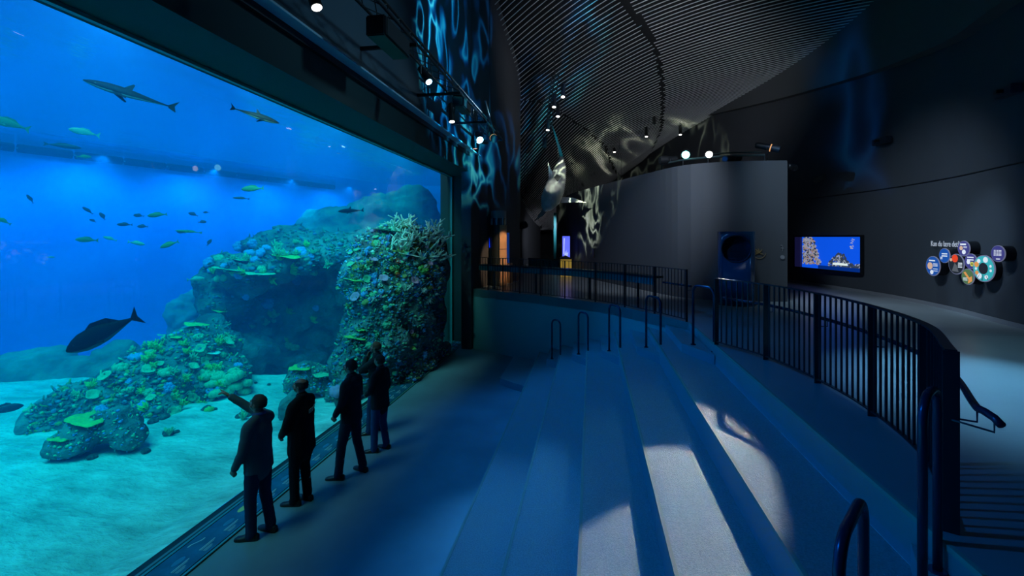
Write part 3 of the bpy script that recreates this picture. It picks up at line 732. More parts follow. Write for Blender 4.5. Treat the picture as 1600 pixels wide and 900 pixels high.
# cluster of round green corals at the end of the mound
pr = None
for (px, py) in ((352, 597), (366, 605), (340, 590), (380, 612), (330, 602), (352, 612), (338, 616), (366, 590), (372, 622), (320, 590), (345, 626), (383, 600)):
    h = hit(px, py, ['mound'])
    if not h: continue
    if pr is None: pr = m_lump(C_G, 'brain_coral', 9); setcoral(pr, h[0], .2, 'round green coral head in the cluster ending the coral mound', 'round coral heads at the end of the mound')
    else: dup(pr, h[0], (random.uniform(-.3, .3), random.uniform(-.3, .3), random.random() * 6), random.uniform(.16, .25))
# encrusting growth too dense to count: a part of each rock
def crust(key, box_, n, mats, s0, s1):
    x0, x1, y0, y1 = box_; bms = NB(); k = t = 0
    while k < n and t < n * 6:
        t += 1; h = hit(random.uniform(x0, x1), random.uniform(y0, y1))
        if not h or h[2] != key: continue
        s = random.uniform(s0, s1); mi = random.randrange(len(mats))
        if random.random() < .55: ball(bms, h[0], (s * random.uniform(.6, 1.3), s * random.uniform(.6, 1.3), s * random.uniform(.4, .9)), 1, mi=mi)
        else:
            nn = (h[1] + Vector((random.uniform(-.7, .7), random.uniform(-.7, .7), random.uniform(-.2, .9)))).normalized()
            ring_tube(bms, [h[0] - nn * s * .5, h[0] + nn * s * 1.6], [s * .35, s * .2], 5, mi=mi)
        k += 1
    tag(obj('coral_crust', bms, mats, R[key], smooth=True), 'mixed encrusting coral growth', kind='stuff')
crust('pillar', (520, 695, 345, 470), 1500, [C_B, C_B2, C_O, M_rock, C_W, C_B, C_G], .02, .07)
crust('pillar', (520, 695, 460, 640), 1800, [C_B2, C_G2, M_rock, C_B2, C_G], .02, .07)
crust('mound', (40, 395, 500, 690), 1300, [C_G2, C_B2, M_rock, C_O, M_rock, C_G], .02, .08)
crust('cave', (315, 560, 350, 425), 420, [C_G2, C_B2, M_rock], .03, .10)
crust('cave', (315, 430, 400, 530), 200, [C_G2, C_B2, M_rock], .03, .08)
crust('boulder', (75, 235, 640, 730), 250, [C_G, C_B, M_rock], .015, .04)
crust('low', (438, 535, 570, 640), 250, [C_G, C_B, M_rock], .015, .05)
crust('footing', (630, 700, 535, 600), 160, [C_G, C_O, C_W, C_B], .015, .045)
# rubble pieces on the sand
i = 0; pr = None
for px, py, s in ((145, 718, .09), (120, 712, .07), (228, 705, .1), (262, 678, .12), (275, 674, .08), (322, 642, .1), (336, 640, .07), (385, 650, .14), (374, 652, .1), (240, 660, .1), (255, 655, .12), (205, 700, .07), (420, 600, .07), (400, 598, .06), (10, 640, .1)):
    p = onz(px, py, -.22); p.z = sand_z(p.x, p.y) + s * .25
    if pr is None:
        bm = NB(); ball(bm, (0, 0, 0), (1, .8, .6), 2)
        for v in bm.verts: v.co *= 1 + .3 * noise.noise(v.co * 1.7)
        pr = setcoral(obj('rubble_stone', bm, M_rock, smooth=True), p, s, 'small dark coral stone lying loose on the sand', 'loose stones on the tank sand', cat='stone')
    else: dup(pr, p, (0, 0, random.random() * 6), s * random.uniform(.8, 1.2))
o = m_lump(C_Y, 'brain_coral'); p = onz(326, 641, -.2); setcoral(o, p, .12, 'lone yellow-green coral clump on the sand below the mound')
o = m_branch(C_G, 'branching_coral'); p = onz(380, 655, -.2); setcoral(o, p, .2, 'green coral clump on the sand behind the pointing man')
o = m_branch(C_G, 'branching_coral'); p = onz(264, 678, -.2); setcoral(o, p, .15, 'dark green branching clump on the open sand by the mound')

# ---- fish
F_dark = mat('fish_dark', (.002, .004, .005), .7, spec=.1); F_belly = mat('fish_belly', (.07, .12, .11), .7, spec=.1)
F_green = mat('fish_green', (.12, .26, .10), .6); F_silver = mat('fish_silver', (.30, .45, .36), .5); F_grey = mat('fish_slate', (.02, .05, .08), .6)
def fish_mesh(name, hgt=.16, wid=.07, m=F_green, m2=None, shark=False, parts=True, eye=True):
    """length 1 along +X (head), origin mid-body"""
    root = None
    prof = [(-.40, .10), (-.30, .28), (-.15, .62), (.0, .92), (.15, 1.0), (.28, .92), (.38, .66), (.45, .36), (.49, .10)] if not shark else \
           [(-.40, .14), (-.30, .25), (-.15, .55), (.0, .85), (.12, 1.0), (.25, .96), (.36, .74), (.45, .42), (.50, .12)]
    bm = NB(); n = 14; rings = []
    for x, k in prof:
        z0 = 0 if not shark else .012
        rings.append([bm.verts.new((x, math.sin(2 * PI * j / n) * wid / 2 * k, z0 + math.cos(2 * PI * j / n) * hgt / 2 * k * (1 if math.cos(2 * PI * j / n) > 0 else .85))) for j in range(n)])
    for A, Bq in zip(rings, rings[1:]):
        for j in range(n):
            f = bm.faces.new((A[j], Bq[j], Bq[(j + 1) % n], A[(j + 1) % n]))
            if m2 and n * .37 < (j + .5) < n * .63: f.material_index = 1
    bm.faces.new(rings[0]); bm.faces.new(rings[-1][::-1]); bmesh.ops.recalc_face_normals(bm, faces=bm.faces)
    def blade(pts, th=.012):
        b = NB(); a_ = [b.verts.new((p[0], -th / 2, p[1])) for p in pts]; c_ = [b.verts.new((p[0], th / 2, p[1])) for p in pts]
        b.faces.new(a_); b.faces.new(c_[::-1])
        for j in range(len(pts)): b.faces.new((a_[j - 1], a_[j], c_[j], c_[j - 1]))
        bmesh.ops.recalc_face_normals(b, faces=b.faces); return b
    if shark:
        tail = [(-.38, .015), (-.50, .115), (-.46, .03), (-.485, -.05), (-.40, -.015)]
        dors = [(.12, hgt * .42), (.02, hgt * .5 + .085), (.0, hgt * .5 + .08), (.02, hgt * .38)]
        pect = [(.20, 0), (.07, .10), (.05, .095), (.12, 0)]
    else:
        tail = [(-.37, .02), (-.50, hgt * .48), (-.46, 0), (-.50, -hgt * .48), (-.37, -.02)]
        dors = [(.22, hgt * .40), (.08, hgt * .66), (-.12, hgt * .58), (-.24, hgt * .2), (.0, hgt * .3)]
        pect = [(.18, 0), (.06, .07), (.05, .02), (.10, 0)]
    if parts:
        o = obj(name, bm, [m, m2] if m2 else m, smooth=True)
        obj('tail_fin', blade(tail), m, o); obj('dorsal_fin', blade(dors, .016), m, o)
        for s in (-1, 1):
            b = blade(pect, .010)
            for v in b.verts: x, y, z = v.co; v.co = (x, s * (wid * .35 + z * .8), -hgt * .18 - z * .55 + y)
            obj('pectoral_fin', b, m, o)
        if eye:
            for s in (-1, 1): b = NB(); ball(b, (.38, s * wid * .30, hgt * .12), .010, 1); obj('eye', b, M_black, o)
    else:
        for pts in (tail, dors):
            b = blade(pts, .014); me = bpy.data.meshes.new('t'); b.to_mesh(me); b.free(); bm.from_mesh(me); bpy.data.meshes.remove(me)
        o = obj(name, bm, [m, m2] if m2 else m, smooth=True)
    return o
def place_fish(o, px, py, z, Lpx, ang, label=None, group=None, side=1, cat='fish', turn=0.0):
    """ang: screen angle of the body in degrees (0 = level); side=+1 head towards the end wall, -1 head away from it"""
    p = at(px, py, z); L = Lpx * z / F; r = ray(px, HOR); yaw = math.atan2(r.y, r.x) - PI / 2   # level, across the line of sight
    base = yaw if side > 0 else yaw + PI
    o.location = p; o.scale = (L,) * 3
    o.rotation_euler = (Matrix.Rotation(base + turn, 4, 'Z') @ Matrix.Rotation(math.radians(-ang) * 1, 4, 'Y')).to_euler()
    tag(o, label, cat, group); return o
place_fish(fish_mesh('shark', .135, .13, F_dark, F_belly, True), 207, 150, 7.4, 118, -11.5 * -1, 'large dark shark with a pale belly cruising above the floating line', side=-1, cat='shark')
place_fish(fish_mesh('shark', .15, .13, F_dark, F_belly, True), 398, 181, 8.6, 70, -14, 'smaller dark shark swimming near the top edge of the glass', side=1, cat='shark')
place_fish(fish_mesh('shark', .17, .15, F_dark, F_belly, True), 549, 330, 15, 44, 5 * -1, 'small shark with a tall dorsal fin above the reef', side=-1, cat='shark', turn=.5)
place_fish(fish_mesh('grouper', .34, .15, F_dark, F_belly), 163, 520, 8.0, 100, -28, 'big dark grouper swimming nose-down over the low ridge', side=-1)
protoG = {}
FL = [ # px, py, z, length px, angle, side, kind, label
 (132, 207, 10.5, 38, 8, -1, 's', 'silvery fish swimming below the large shark'),
 (98, 228, 10.5, 44, -2, 1, 'd', 'slim dark fish right at the floating line'),
 (131, 245, 12, 18, 4, 1, 'g', 'little green fish just under the floating line'),
 (13, 193, 10, 50, 14, -1, 'g', 'green fish cut by the frame edge above the floating line'),
 (395, 295, 12, 32, -6, -1, 'g', 'green fish beneath the far end of the floating line'),
 (377, 310, 12, 24, 2, -1, 'd', 'slim dark fish beneath the green one under the floating line'),
 (246, 336, 11.5, 26, -8, -1, 'g', 'yellow-green fish highest in the shoal'),
 (295, 362, 12, 36, 5, -1, 'n', 'long thin green fish at the end of the shoal'),
 (265, 382, 11, 26, -22, -1, 'g', 'yellow-green fish slanting down at the end of the shoal'),
 (213, 380, 11, 22, -12, 1, 's', 'pale green fish with a bright nose in the lower shoal'),
 (172, 373, 11, 18, 20, -1, 's', 'pale plump fish in the lower shoal'),
 (136, 375, 11.5, 28, 3, -1, 'g', 'olive fish lowest at the near end of the shoal'),
 (306, 436, 13, 24, 4, 1, 's', 'round greenish fish beside the corner of the overhanging rock'),
 (4, 345, 10, 22, 30, -1, 'g', 'green fish at the frame edge below the floating line'),
 (47, 311, 12, 16, 60, -1, 'd', 'small dark fish alone near the edge of the shoal'),
 (195, 351, 12, 20, 0, -1, 'd', 'dark plump fish in the middle of the shoal'),
 (137, 329, 12, 17, 40, -1, 'd', 'dark fish at the upper near corner of the shoal'),
 (5, 640, 8.5, 46, 2, 1, 'd', 'dark fish skimming the sand at the frame edge'),
 (79, 402, 13, 10, 0, 1, 's', 'tiny pale fish below the shoal by the near end')]
for px, py, z, L, an, sd, kd, lb in FL:
    spec = {'s': (.28, .12, F_silver), 'd': (.30, .12, F_grey), 'g': (.30, .12, F_green), 'n': (.12, .08, F_green)}[kd]
    if py in (228, 310): spec = (.17, .1, F_grey)
    place_fish(fish_mesh('reef_fish', *spec, parts=L > 24, eye=L > 30), px, py, z, L, an, lb, side=sd)
pr = None
for px, py, L, an in ((145, 345, 10, 30), (160, 338, 14, 60), (217, 337, 14, 5), (223, 354, 14, 0), (283, 363, 12, 10), (302, 335, 14, 20), (316, 347, 12, 5), (327, 379, 12, 60), (322, 332, 9, 0), (328, 412, 8, -20), (327, 417, 7, 0)):
    if pr is None: pr = fish_mesh('reef_fish', .42, .14, F_grey, parts=False)
    o = pr if pr.get('label') is None else dup(pr)
    place_fish(o, px, py, 13.5, L, an, 'tiny blurred fish far off in the shoal over open water', 'tiny distant fish of the shoal', side=random.choice((-1, 1)))
# floating line of dark pipes along the back wall at the waterline
a0, b0 = Vector((-20.6, 12.55, 6.93)), Vector((-16.3, 27.4, 6.93)); d0 = (b0 - a0)
fl = thing('floating_line', 'segmented dark floating line along the water surface at the back wall', 'floating line')
ext = a0 - d0 * .25; nseg = 12
for i in range(nseg):
    p = ext + (b0 - ext) * (i + .04) / nseg; q = ext + (b0 - ext) * (i + .96) / nseg
    bm = NB(); ring_tube(bm, [p + Vector((.5, 0, -.10)), q + Vector((.5, 0, -.10))], .15, 10); obj('float_segment', bm, mat('float_dark', (.003, .01, .02), .8, 0, .1), fl)
bm = NB(); ring_tube(bm, [ext + Vector((.5, 0, -.10)), b0 + Vector((.5, 0, -.10))], .02, 6); obj('rope', bm, mat('float_rope', (.1, .35, .6), .6), fl)
# ================================================================== things in the hall
# ---- information strip along the glass
ch = mat('strip_channel', (.015, .03, .035), .5); edge_m = mat('strip_edge', (.10, .38, .36), .3, .3)
bm = NB(); box(bm, (XG + .05, -6, .001), (-4.36, 16.33, .010)); fs = obj('trim_4', bm, ch); fs['kind'] = 'structure'
bm = NB(); box(bm, (XG + .09, -6, .010), (XG + .125, 16.33, .022)); box(bm, (-4.395, -6, .010), (-4.365, 16.33, .022)); fs = obj('trim_5', bm, edge_m); fs['kind'] = 'structure'
M_panel = mat('panel_print', (.02, .13, .22), .2, spec=.6, var=.25, vscale=4)
M_txt = mat('panel_text', (.75, .85, .85), .5); M_ghost = mat('panel_picture', (.04, .25, .45), .4); M_yel = mat('panel_yellow', (.85, .72, .25), .5)
def panel(kind=0):
    bm = NB(); box(bm, (-.185, -.19, 0), (.185, .19, .011))
    o = obj('floor_sign', bm, M_panel)
    bm = NB()
    for (x, l, hh) in ((.05, .24, .008), (.072, .2, .005), (.10, .13, .004), (.115, .13, .004), (.13, .1, .004)):
        box(bm, (x, -.12, .0112), (x + hh, -.12 + l, .0125))
    obj('text_lines', bm, M_txt, o)
    def blob(pts, m, nm):
        b = NB(); a_ = [b.verts.new((p[0], p[1], .0112)) for p in pts]; c_ = [b.verts.new((p[0], p[1], .0125)) for p in pts]
        b.faces.new(c_); b.faces.new(a_[::-1])
        for j in range(len(pts)): b.faces.new((a_[j - 1], a_[j], c_[j], c_[j - 1]))
        bmesh.ops.recalc_face_normals(b, faces=b.faces); obj(nm, b, m, o)
    if kind == 0:
        blob([(-.02 + .035 * math.cos(t) , .05 + .09 * math.sin(t)) for t in [2 * PI * k / 14 for k in range(14)]] , M_ghost, 'fish_picture')
    elif kind == 1:
        blob([(-.06 + .045 * math.cos(t), -.02 + .10 * math.sin(t)) for t in [2 * PI * k / 16 for k in range(16)]], M_yel, 'fish_picture')
        blob([(-.075, .07), (-.02, .12), (-.10, .12)], M_yel, 'tail_picture')
    else:
        blob([(-.10 + .03 * math.sin(y * 20), y) for y in (-.1, -.05, 0, .05, .1)] + [(-.088 + .03 * math.sin(y * 20), y) for y in (.1, .05, 0, -.05, -.1)], M_txt, 'fish_picture')
    return o
pa, pb = panel(0), panel(2)
py_ = 3.49; k = 0; used = [False, False]
while py_ < 16.1:
    if abs(py_ - 5.77) < .01 or k == 6:
        o = panel(1); tag(o, 'blue floor information panel with a yellow fish picture by the glass', 'information panel')
    else:
        q = k % 3 == 1
        pr = pb if q else pa
        if not used[q]: o = pr; used[q] = True
        else: o = dup(pr)
        tag(o, 'dark blue floor panel with a pale curved fish drawing along the glass' if q else 'dark blue floor panel with a faint blue fish picture along the glass', 'information panel',
            'pale-drawing panels in the strip at the glass' if q else 'blue-picture panels in the strip at the glass')
    o.location = (-4.595, py_, .0105); py_ += .38; k += 1

# ---- beam above the window: pale metal ledge
bm = NB(); prism(bm, [(-3.93, 6.65), (-3.93, 6.50), (-3.74, 6.50), (-3.74, 6.53)], -6, 15.95)
for v in bm.verts: v.co = (v.co.x, v.co.z, v.co.y)
bmesh.ops.recalc_face_normals(bm, faces=bm.faces); fs = obj('trim_6', bm, M_pipe); fs['kind'] = 'structure'
bm = NB(); box(bm, (-4.0, -6, 6.40), (-3.93, 15.95, 6.515)); fs = obj('trim_7', bm, M_black); fs['kind'] = 'structure'

# ---- U-shaped aisle rails
def u_rail(a, b, zb, label):
    a, b = Vector(a), Vector(b); L = (b - a).length; hh = 1.05; r = .5 * L
    root = thing('aisle_rail', label, 'handrail', ((a.x + b.x) / 2, (a.y + b.y) / 2, zb), math.atan2(b.y - a.y, b.x - a.x), None)
    rad = min(r, .13)
    pts = [(-r, 0, 0), (-r, 0, hh - rad)] + [(-r + rad - rad * math.cos(t), 0, hh - rad + rad * math.sin(t)) for t in [PI / 2 * k / 6 for k in range(1, 7)]]
    pts += [(r - rad + rad * math.sin(t), 0, hh - rad + rad * math.cos(t)) for t in [PI / 2 * k / 6 for k in range(0, 6)]] + [(r, 0, hh - rad), (r, 0, 0)]
    bm = NB(); ring_tube(bm, pts, .0225, 12, flat=(0, 1, 0)); obj('hoop', bm, M_tube, root, smooth=True)
    for s in (-r, r): bm = NB(); cyl(bm, (s, 0, 0), (s, 0, .012), .045, seg=16); obj('foot_plate', bm, M_tube, root)
    return root
names = ['lowest far U-shaped handrail, on the first block beside the pit floor', 'second far U-shaped handrail up the blue steps', 'middle one of the five far U-shaped handrails',
         'fourth far U-shaped handrail up the blue steps', 'topmost far U-shaped handrail beside the railing opening']
px = [((858, 562), (872, 566)), ((897, 553), (913, 560)), ((944, 547), (961, 553)), ((999, 541), (1018, 548)), ((1071, 537), (1093, 545))]
for i, ((l, r), nm) in enumerate(zip(px, names)):
    zb = S * (i + 1) + S / 2; p, q = onz(*l, zb), onz(*r, zb)
    fa, fb, _ = BL[i + 1]; fd = (Vector(fb) - Vector(fa)).normalized(); fn = Vector((-fd.y, fd.x)); 
    if fn.y < 0: fn = -fn
    c_ = Vector(((p.x + q.x) / 2, (p.y + q.y) / 2)); base = (Vector(fa) + Vector(fb)) / 2 + fn * .12
    hl = .155 + .03 * i
    u_rail(base - fd * hl, base + fd * hl, zb, nm)
u_rail((.93, 1.98), (1.22, 2.38), S * 4.5, 'near U-shaped handrail, lower one, beside the bright bench')
u_rail((1.69, 2.76), (1.93, 3.03), S * 5.5, 'tall near U-shaped handrail in front of the railing end post')

# ---- balustrades
def balustrade(pts, label, zb, rail_off, outer=-1, post_at=None, gap=.105, hand_span=None, pw=.06, bw=.017):
    root = thing('balustrade', label, 'railing', (pts[0][0], pts[0][1], zb)); o0 = Vector((pts[0][0], pts[0][1], 0))
    P = [Vector((p.x, p.y, 0)) - o0 for p in spline(pts, .08)]
    cum = [0]
    for a, b in zip(P, P[1:]): cum.append(cum[-1] + (b - a).length)
    def atlen(s):
        for i in range(len(P) - 1):
            if cum[i + 1] >= s: t = (s - cum[i]) / max(cum[i + 1] - cum[i], 1e-9); return P[i].lerp(P[i + 1], t), (P[i + 1] - P[i]).normalized()
        return P[-1], (P[-1] - P[-2]).normalized()
    bm = NB()
    n = len(P)
    for a, b in zip(P, P[1:]): bar(bm, a + Vector((0, 0, 1.06)), b + Vector((0, 0, 1.06)), .055, .014)
    obj('top_rail', bm, M_rail, root)
    bm = NB()
    for a, b in zip(P, P[1:]): bar(bm, a + Vector((0, 0, .05)), b + Vector((0, 0, .05)), .04, .012)
    obj('bottom_rail', bm, M_rail, root)
    posts = []
    for q in post_at:
        qv = Vector((q[0], q[1], 0)) - o0; i = min(range(n), key=lambda i: (P[i] - qv).length); posts.append(cum[i])
    for s in posts:
        p, d = atlen(s); bm = NB(); bar(bm, p + Vector((0, 0, 0)), p + Vector((0, 0, 1.06)), pw, .014, up=(d.x, d.y, 0)); 
        obj('post', bm, M_rail, root)
    s = gap
    while s < cum[-1] - .03:
        if min(abs(s - q) for q in posts) > .04:
            p, d = atlen(s); bm = NB(); bar(bm, p + Vector((0, 0, .05)), p + Vector((0, 0, 1.055)), bw, bw, up=(d.x, d.y, 0)); obj('baluster', bm, M_rail, root)
        s += gap
    # handrail on the gallery side with brackets
    H_ = []
    for i, p in enumerate(P):
        if hand_span and not (hand_span[0] <= cum[i] <= hand_span[1]): continue
        _, d = atlen(min(cum[i] + 1e-4, cum[-1])); nn = Vector((-d.y, d.x, 0)) * outer; H_.append(p + nn * .11 + Vector((0, 0, rail_off)))
    if outer_ext: 
        d = (H_[-1] - H_[-2]).normalized(); nn = Vector((-d.y, d.x, 0)) * outer
        H_ += [H_[-1] + d * .05 + nn * .02, H_[-1] + d * .11 + nn * .05 + Vector((0, 0, -.012)), H_[-1] + d * .15 + nn * .07 + Vector((0, 0, -.035))]
    bm = NB(); ring_tube(bm, H_, .021, 10, flat=(0, 0, 1)); hr = obj('handrail', bm, M_tube, root, smooth=True)
    for s in posts:
        if hand_span and not (hand_span[0] <= s <= hand_span[1]): continue
        p, d = atlen(s); nn = Vector((-d.y, d.x, 0)) * outer
        bm = NB(); ring_tube(bm, [p + Vector((0, 0, rail_off - .08)), p + nn * .11 + Vector((0, 0, rail_off - .08)), p + nn * .11 + Vector((0, 0, rail_off))], .006, 6); obj('bracket', bm, M_tube, hr)
    if outer_ext:
        e = H_[-2]; bm = NB(); p, d = atlen(cum[-1]); ring_tube(bm, [p + Vector((0, 0, rail_off - .09)), Vector((e.x, e.y, rail_off - .09)), Vector((e.x, e.y, rail_off - .02))], .006, 6); obj('bracket', bm, M_tube, hr)
    return root
outer_ext = True
RR = [(1.99, 8.03), (2.43, 7.16), (2.64, 6.1), (2.67, 5.06), (2.50, 4.05), (2.07, 3.14)]
balustrade(RR, 'curved dark metal railing above the blue benches, ending in a broad flat post', ZU, .75, outer=1, post_at=RR, pw=.075)
outer_ext = False
PR = [(-3.78, 15.33), (-3.3, 15.04), (-2.75, 14.72), (-2.15, 14.34), (-1.45, 13.87), (-.72, 13.37), (.065, 12.78), (.777, 11.97), (1.38, 11.07), (1.93, 10.05)]
balustrade([(p[0], p[1] + .06) for p in PR], 'long dark railing on top of the pit wall behind the steps', ZU, .72, outer=1, post_at=[PR[i] for i in (1, 2, 3, 4, 5, 6, 7, 8, 9)], pw=.045, gap=.108, hand_span=(7.0, 8.6), bw=.012)
# broad dark leaning shelf behind the pit railing
sh = thing('leaning_shelf', 'broad dark leaning shelf with a teal front behind the pit railing', 'shelf', (0, 0, 0))
SP = [p for p in spline([(p[0] + .16, p[1] + .30) for p in PR[:9]], .3)]
bm = NB()
for a, b in zip(SP, SP[1:]): bar(bm, (a.x, a.y, ZU + .80), (b.x, b.y, ZU + .80), .30, .05)
obj('shelf_top', bm, mat('shelf_top', (.02, .03, .035), .3), sh)
bm = NB()
for a, b in zip(SP, SP[1:]): bar(bm, (a.x - .07, a.y - .12, ZU + .70), (b.x - .07, b.y - .12, ZU + .70), .03, .15)
obj('front_panel', bm, mat('shelf_front', (.03, .16, .18), .35), sh)
for i in range(2, len(SP), 5):
    bm = NB(); a = SP[i]; box(bm, (a.x - .03, a.y - .03, ZU), (a.x + .03, a.y + .03, ZU + .78)); obj('leg', bm, M_black, sh)

# ---- blue viewing column with a round dark opening
o_p, o_t, _ = on_plan(1150, [(-2, 12.98), (8, 12.98)])
vc = thing('viewing_column', 'glossy blue column with a big round dark opening in front of the grey wall', 'column', (o_p.x, 12.98, ZU), 0)
bm = NB(); cyl(bm, (0, 0, 0), (0, 0, 1.87), .44, seg=64); body = obj('body', bm, mat('column_blue', (.01, .08, .20), .22, spec=.7), vc, smooth=False)
for p in body.data.polygons: p.use_smooth = abs(p.normal.z) < .5
dirc = Vector((0 - o_p.x, 0 - 12.98, 0)).normalized()
cut = NB(); cyl(cut, (0, 0, 1.43), tuple(Vector((0, 0, 1.43)) + dirc * 1.0), .335, seg=48); co = obj('cutter', cut, M_black)
co.location = vc.location
bpy.context.view_layer.update()
md = body.modifiers.new('b', 'BOOLEAN'); md.operation = 'DIFFERENCE'; md.object = co; md.solver = 'EXACT'; bake(body)
bpy.data.objects.remove(co)
for p in body.data.polygons: p.use_smooth = abs(p.normal.z) < .5 and p.area < .2
bm = NB(); cyl(bm, (0, 0, -.0), (0, 0, .03), .47, seg=48); obj('base', bm, M_black, vc)
bm = NB(); c0 = Vector((0, 0, 1.43)); u = Vector((-dirc.y, dirc.x, 0))
ring_tube(bm, [c0 + u * (.34 * math.cos(a)) + Vector((0, 0, .34 * math.sin(a))) + dirc * math.sqrt(.445 ** 2 - (.34 * math.cos(a)) ** 2) for a in [2 * PI * k / 48 for k in range(48)]], .008, 6, closed=True)
obj('opening_rim', bm, M_black, vc, smooth=True)
bm = NB(); cyl(bm, tuple(c0 - dirc * .0), tuple(c0 - dirc * .02), .33, seg=40); obj('opening_back', bm, M_black, vc)

# ---- emblem on the grey wall beside the column, small wall icons
def on_drum(px, py, off=.02):
    p, d, t = on_plan(px, [(q.x, q.y) for q in DR], py); n = Vector((d.y, -d.x, 0)); 
    if n.dot(p) > 0: n = -n
    return p + n * off, d, n, t
p, d, n, t = on_drum(1186, 395)
em = thing('wall_emblem', 'small gold leaf-like emblem on the grey wall beside the blue column', 'emblem', p, math.atan2(d.y, d.x))
gold = mat('emblem_gold', (.42, .34, .16), .4, .5, emis=(.4, .3, .12), es=.04); bm = NB()
def leaf(bm, a, L, w_):
    pts = [(0, 0), (L * .4, w_), (L, 0), (L * .4, -w_ * .4)]
    pp = [(x * math.cos(a) - y * math.sin(a), x * math.sin(a) + y * math.cos(a)) for x, y in pts]
    A_ = [bm.verts.new((x, -.006, y)) for x, y in pp]; B_ = [bm.verts.new((x, .006, y)) for x, y in pp]
    bm.faces.new(A_); bm.faces.new(B_[::-1])
    for j in range(4): bm.faces.new((A_[j - 1], A_[j], B_[j], B_[j - 1]))
for a, L in ((.2, .17), (.75, .19), (1.3, .14), (2.2, .13), (-.4, .14), (3.5, .12)): leaf(bm, a, L, .02)
bmesh.ops.recalc_face_normals(bm, faces=bm.faces); obj('emblem', bm, gold, em)
bm = NB(); ring_tube(bm, [(.17 * math.cos(a), 0, .02 + .17 * math.sin(a)) for a in [PI * 1.05 + PI * .9 * k / 12 for k in range(13)]], .006, 5); obj('arc', bm, gold, em)
icm = mat('icon_grey', (.35, .36, .38), .5)
p, d, n, t = on_drum(1222, 388)
ic = thing('wall_sign', 'small pale hooked symbol at the end of the grey wall', 'sign', p, math.atan2(d.y, d.x)); bm = NB(); ring_tube(bm, [(0, 0, -.07), (0, 0, .05), (.02, 0, .08), (.05, 0, .08)], .009, 6); box(bm, (-.03, -.008, 0), (.04, .008, .015)); obj('symbol', bm, icm, ic)
p, d, n, t = on_drum(1222, 402)
ic = thing('wall_sign', 'small round pale symbol below the hooked one on the grey wall', 'sign', p, math.atan2(d.y, d.x)); bm = NB(); cyl(bm, (0, -.008, 0), (0, .008, 0), .055, seg=20); obj('symbol', bm, icm, ic); bm = NB(); box(bm, (-.02, -.012, -.03), (.02, -.007, .03)); obj('figure', bm, M_black, ic)
p, d, n, t = on_drum(929, 392)
ic = thing('wall_phone', 'small dark wall-hung device with a bluish lit top on the grey wall', 'device', p, math.atan2(d.y, d.x)); bm = NB(); box(bm, (-.07, -.05, -.28), (.07, .05, .1)); obj('housing', bm, M_black, ic); bm = NB(); box(bm, (-.05, -.06, .0), (.05, -.05, .16)); obj('display', bm, mat('device_blue', (.02, .1, .2), .4, emis=(.1, .4, .8), es=.25), ic)

# ---- wall aquarium screen on the gallery wall
RWp = [(p.x, p.y) for p in RW]
pa_, d1, t1 = on_plan(1246, RWp); pb_, d2, t2 = on_plan(1349, RWp)
mid = (pa_ + pb_) / 2; dd = (pb_ - pa_); Wd = dd.length; dd.normalize(); nn = Vector((dd.y, -dd.x, 0)); nn = -nn if nn.dot(mid) > 0 else nn
zt1, zb1 = H + (HOR - 370.5) / F * t1, H + (HOR - 417) / F * t1
zt2, zb2 = H + (HOR - 370) / F * t2, H + (HOR - 425) / F * t2
zt, zb = (zt1 + zt2) / 2, (zb1 + zb2) / 2
aq = thing('wall_aquarium', 'bright blue wall aquarium with a pale rock column and a rock mound', 'aquarium', (mid.x, mid.y, zb) , math.atan2(dd.y, dd.x))
aq.location += nn * .06
hh = zt - zb; hw = Wd / 2   # local x along the wall (towards +x = pb), local y: check sign of outward
sgn = 1 if Vector((-dd.y, dd.x, 0)).dot(nn) > 0 else -1      # outward = sgn * local y
def ly(v): return v * sgn
bm = NB()
for lo, hi in (((-hw - .05, -.05, -.06), (hw + .05, .05, 0)), ((-hw - .05, -.05, hh), (hw + .05, .05, hh + .06)), ((-hw - .05, -.05, 0), (-hw, .05, hh)), ((hw, -.05, 0), (hw + .05, .05, hh))): box(bm, lo, hi)
obj('frame', bm, M_black, aq)
bm = NB(); box(bm, (-hw, min(ly(-.045), ly(-.03)), 0), (hw, max(ly(-.045), ly(-.03)), hh))
obj('blue_back', bm, mat('aquarium_glow', (.0, .05, .4), .6, emis=(.003, .09, .80), es=.9), aq)
bm = NB(); box(bm, (-hw, min(ly(-.03), ly(.045)), 0), (-hw + .16 * Wd * .6, max(ly(-.03), ly(.045)), hh)); obj('side_reveal', bm, mat('aquarium_side', (.012, .015, .08), .6, emis=(.01, .01, .06), es=.5), aq)
rk = mat('aquarium_rock', (.5, .5, .55), .8, emis=(.36, .34, .36), es=.5, var=.5, vscale=9)
def relief(pts, nm, m, seed, k=220, s=.055):
    b = NB(); rr = random.Random(seed); xs = [p[0] for p in pts]; zs = [p[1] for p in pts]
    P2 = [Vector((p[0], p[1], 0)) for p in pts]; c = 0
    while c < k:
        x, z = rr.uniform(min(xs), max(xs)), rr.uniform(min(zs), max(zs))
        if inside(P2, x, z): r = rr.uniform(.5, 1.2) * s; ball(b, (x, ly(-.02), z), (r * 1.2, .03, r), 1, mi=rr.choice((0, 0, 1, 2))); c += 1
    return obj(nm, b, m, aq, smooth=True)
X = lambda f: -hw + f * Wd; Zf = lambda f: f * hh
rks = [mat('aq_rock_pale', (.5, .5, .6), .8, emis=(.42, .45, .55), es=.55), mat('aq_rock_dark', (.05, .08, .12), .8, emis=(.05, .07, .12), es=.5), mat('aq_rock_pink', (.6, .45, .4), .8, emis=(.5, .35, .3), es=.5)]
relief([(X(.12), Zf(.12)), (X(.12), Zf(.98)), (X(.30), Zf(.98)), (X(.36), Zf(.55)), (X(.42), Zf(.14))], 'rock_column', rks, 1, 330, .045)
